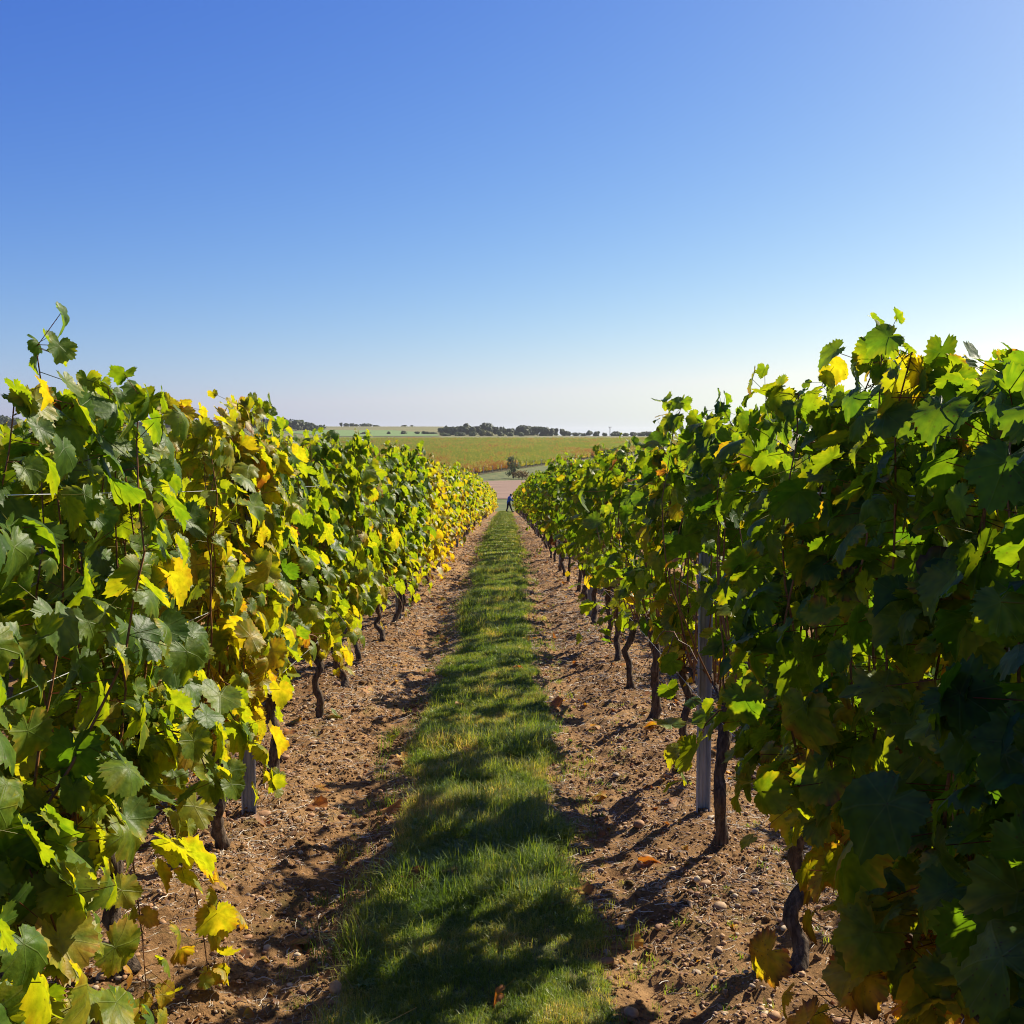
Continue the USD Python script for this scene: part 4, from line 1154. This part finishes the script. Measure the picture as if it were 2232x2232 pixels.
for px, py, s, tcol, lab in fallen:
    x, y = at_ground(px, py)
    g = in_grass(np.array([x]), np.array([y]))[0]
    z = float(soil_z(x, y)) + (.035 if g else .015)
    nrm = unit(np.array([[fr_.normal(0, .45), fr_.normal(-.2, .35), 1.0]])); tip = fr_.standard_normal((1, 3)); tip = unit(tip - nrm * (tip * nrm).sum())
    s_ = np.array([s * 1.05])
    W, lp, col = LOD0.build(fr_, np.array([[x, y, z]]), nrm, tip, s_, np.array([[x, y, z]]) - tip * .07 + [[0, 0, .02]], np.array([tcol]), np.array([.08]), droop=.75 if tcol > .85 else .3)
    W[0, :, 2] = np.maximum(W[0, :, 2], float(soil_z(x, y)) - .002)
    tag(put('/World', 'fallen_leaf', W[0], LOD0.F, DRY if tcol > .85 else LEAF, vnormals(W, LOD0.F)[0], {'tint': col[0, :, :3], 'glow': col[0, :, 3:], 'leafpos': lp[0]}), lab, 'leaf', 'fallen leaves on the ground')
seen = set()
for k in range(90):
    sd = fr_.choice([-1, 1]); y = fr_.uniform(3.5, 24); x = float(GC + sd * fr_.uniform(.2, 1.25)); z = float(soil_z(x, y)) + .015
    tcol = fr_.uniform(.78, 1.1); vs, word = (right_y, 'shaded') if x > GC else (left_y, 'sunlit')
    n_ = int(np.argmin(np.abs(np.array(vs) - y)))
    lab = f"dry {'golden' if tcol < .9 else 'orange' if tcol < 1.0 else 'russet' if tcol < 1.1 else 'dark brown'} leaf on the {'grass' if in_grass(np.array([x]), np.array([y]))[0] else 'soil'} level with the {ORD[min(n_, 19)]} vine of the {word} row"
    if lab in seen: continue
    seen.add(lab)
    nrm = unit(np.array([[fr_.normal(0, .45), fr_.normal(-.1, .35), 1.0]])); tip = fr_.standard_normal((1, 3)); tip = unit(tip - nrm * (tip * nrm).sum())
    W, lp, col = LOD1.build(fr_, np.array([[x, y, z]]), nrm, tip, np.array([fr_.uniform(.05, .075)]), np.array([[x, y, z]]) - tip * .05, np.array([tcol]), np.array([.08]), droop=.8)
    W[0, :, 2] = np.maximum(W[0, :, 2], float(soil_z(x, y)) - .002)
    tag(put('/World', 'fallen_leaf', W[0], LOD1.F, DRY, vnormals(W, LOD1.F)[0], {'tint': col[0, :, :3], 'glow': col[0, :, 3:], 'leafpos': lp[0]}), lab, 'leaf', 'dry leaves scattered on the ground')

# ------------------------------------------------------------------ haze
hz = trimesh.creation.box([6200, 6200, 56]); hz.apply_translation([0, 3000, 18.5])
HAZE = usdkit.material(stage, '/World/Looks/haze_air', {'v': ('principled_volume', {'color': (.90, .94, 1.0), 'density': .00006, 'anisotropy': .35})}, [], volume='v.volume')
tag(putm('/World', 'haze', hz, HAZE), 'thin pale haze lying over the whole countryside', 'haze', kind='stuff')
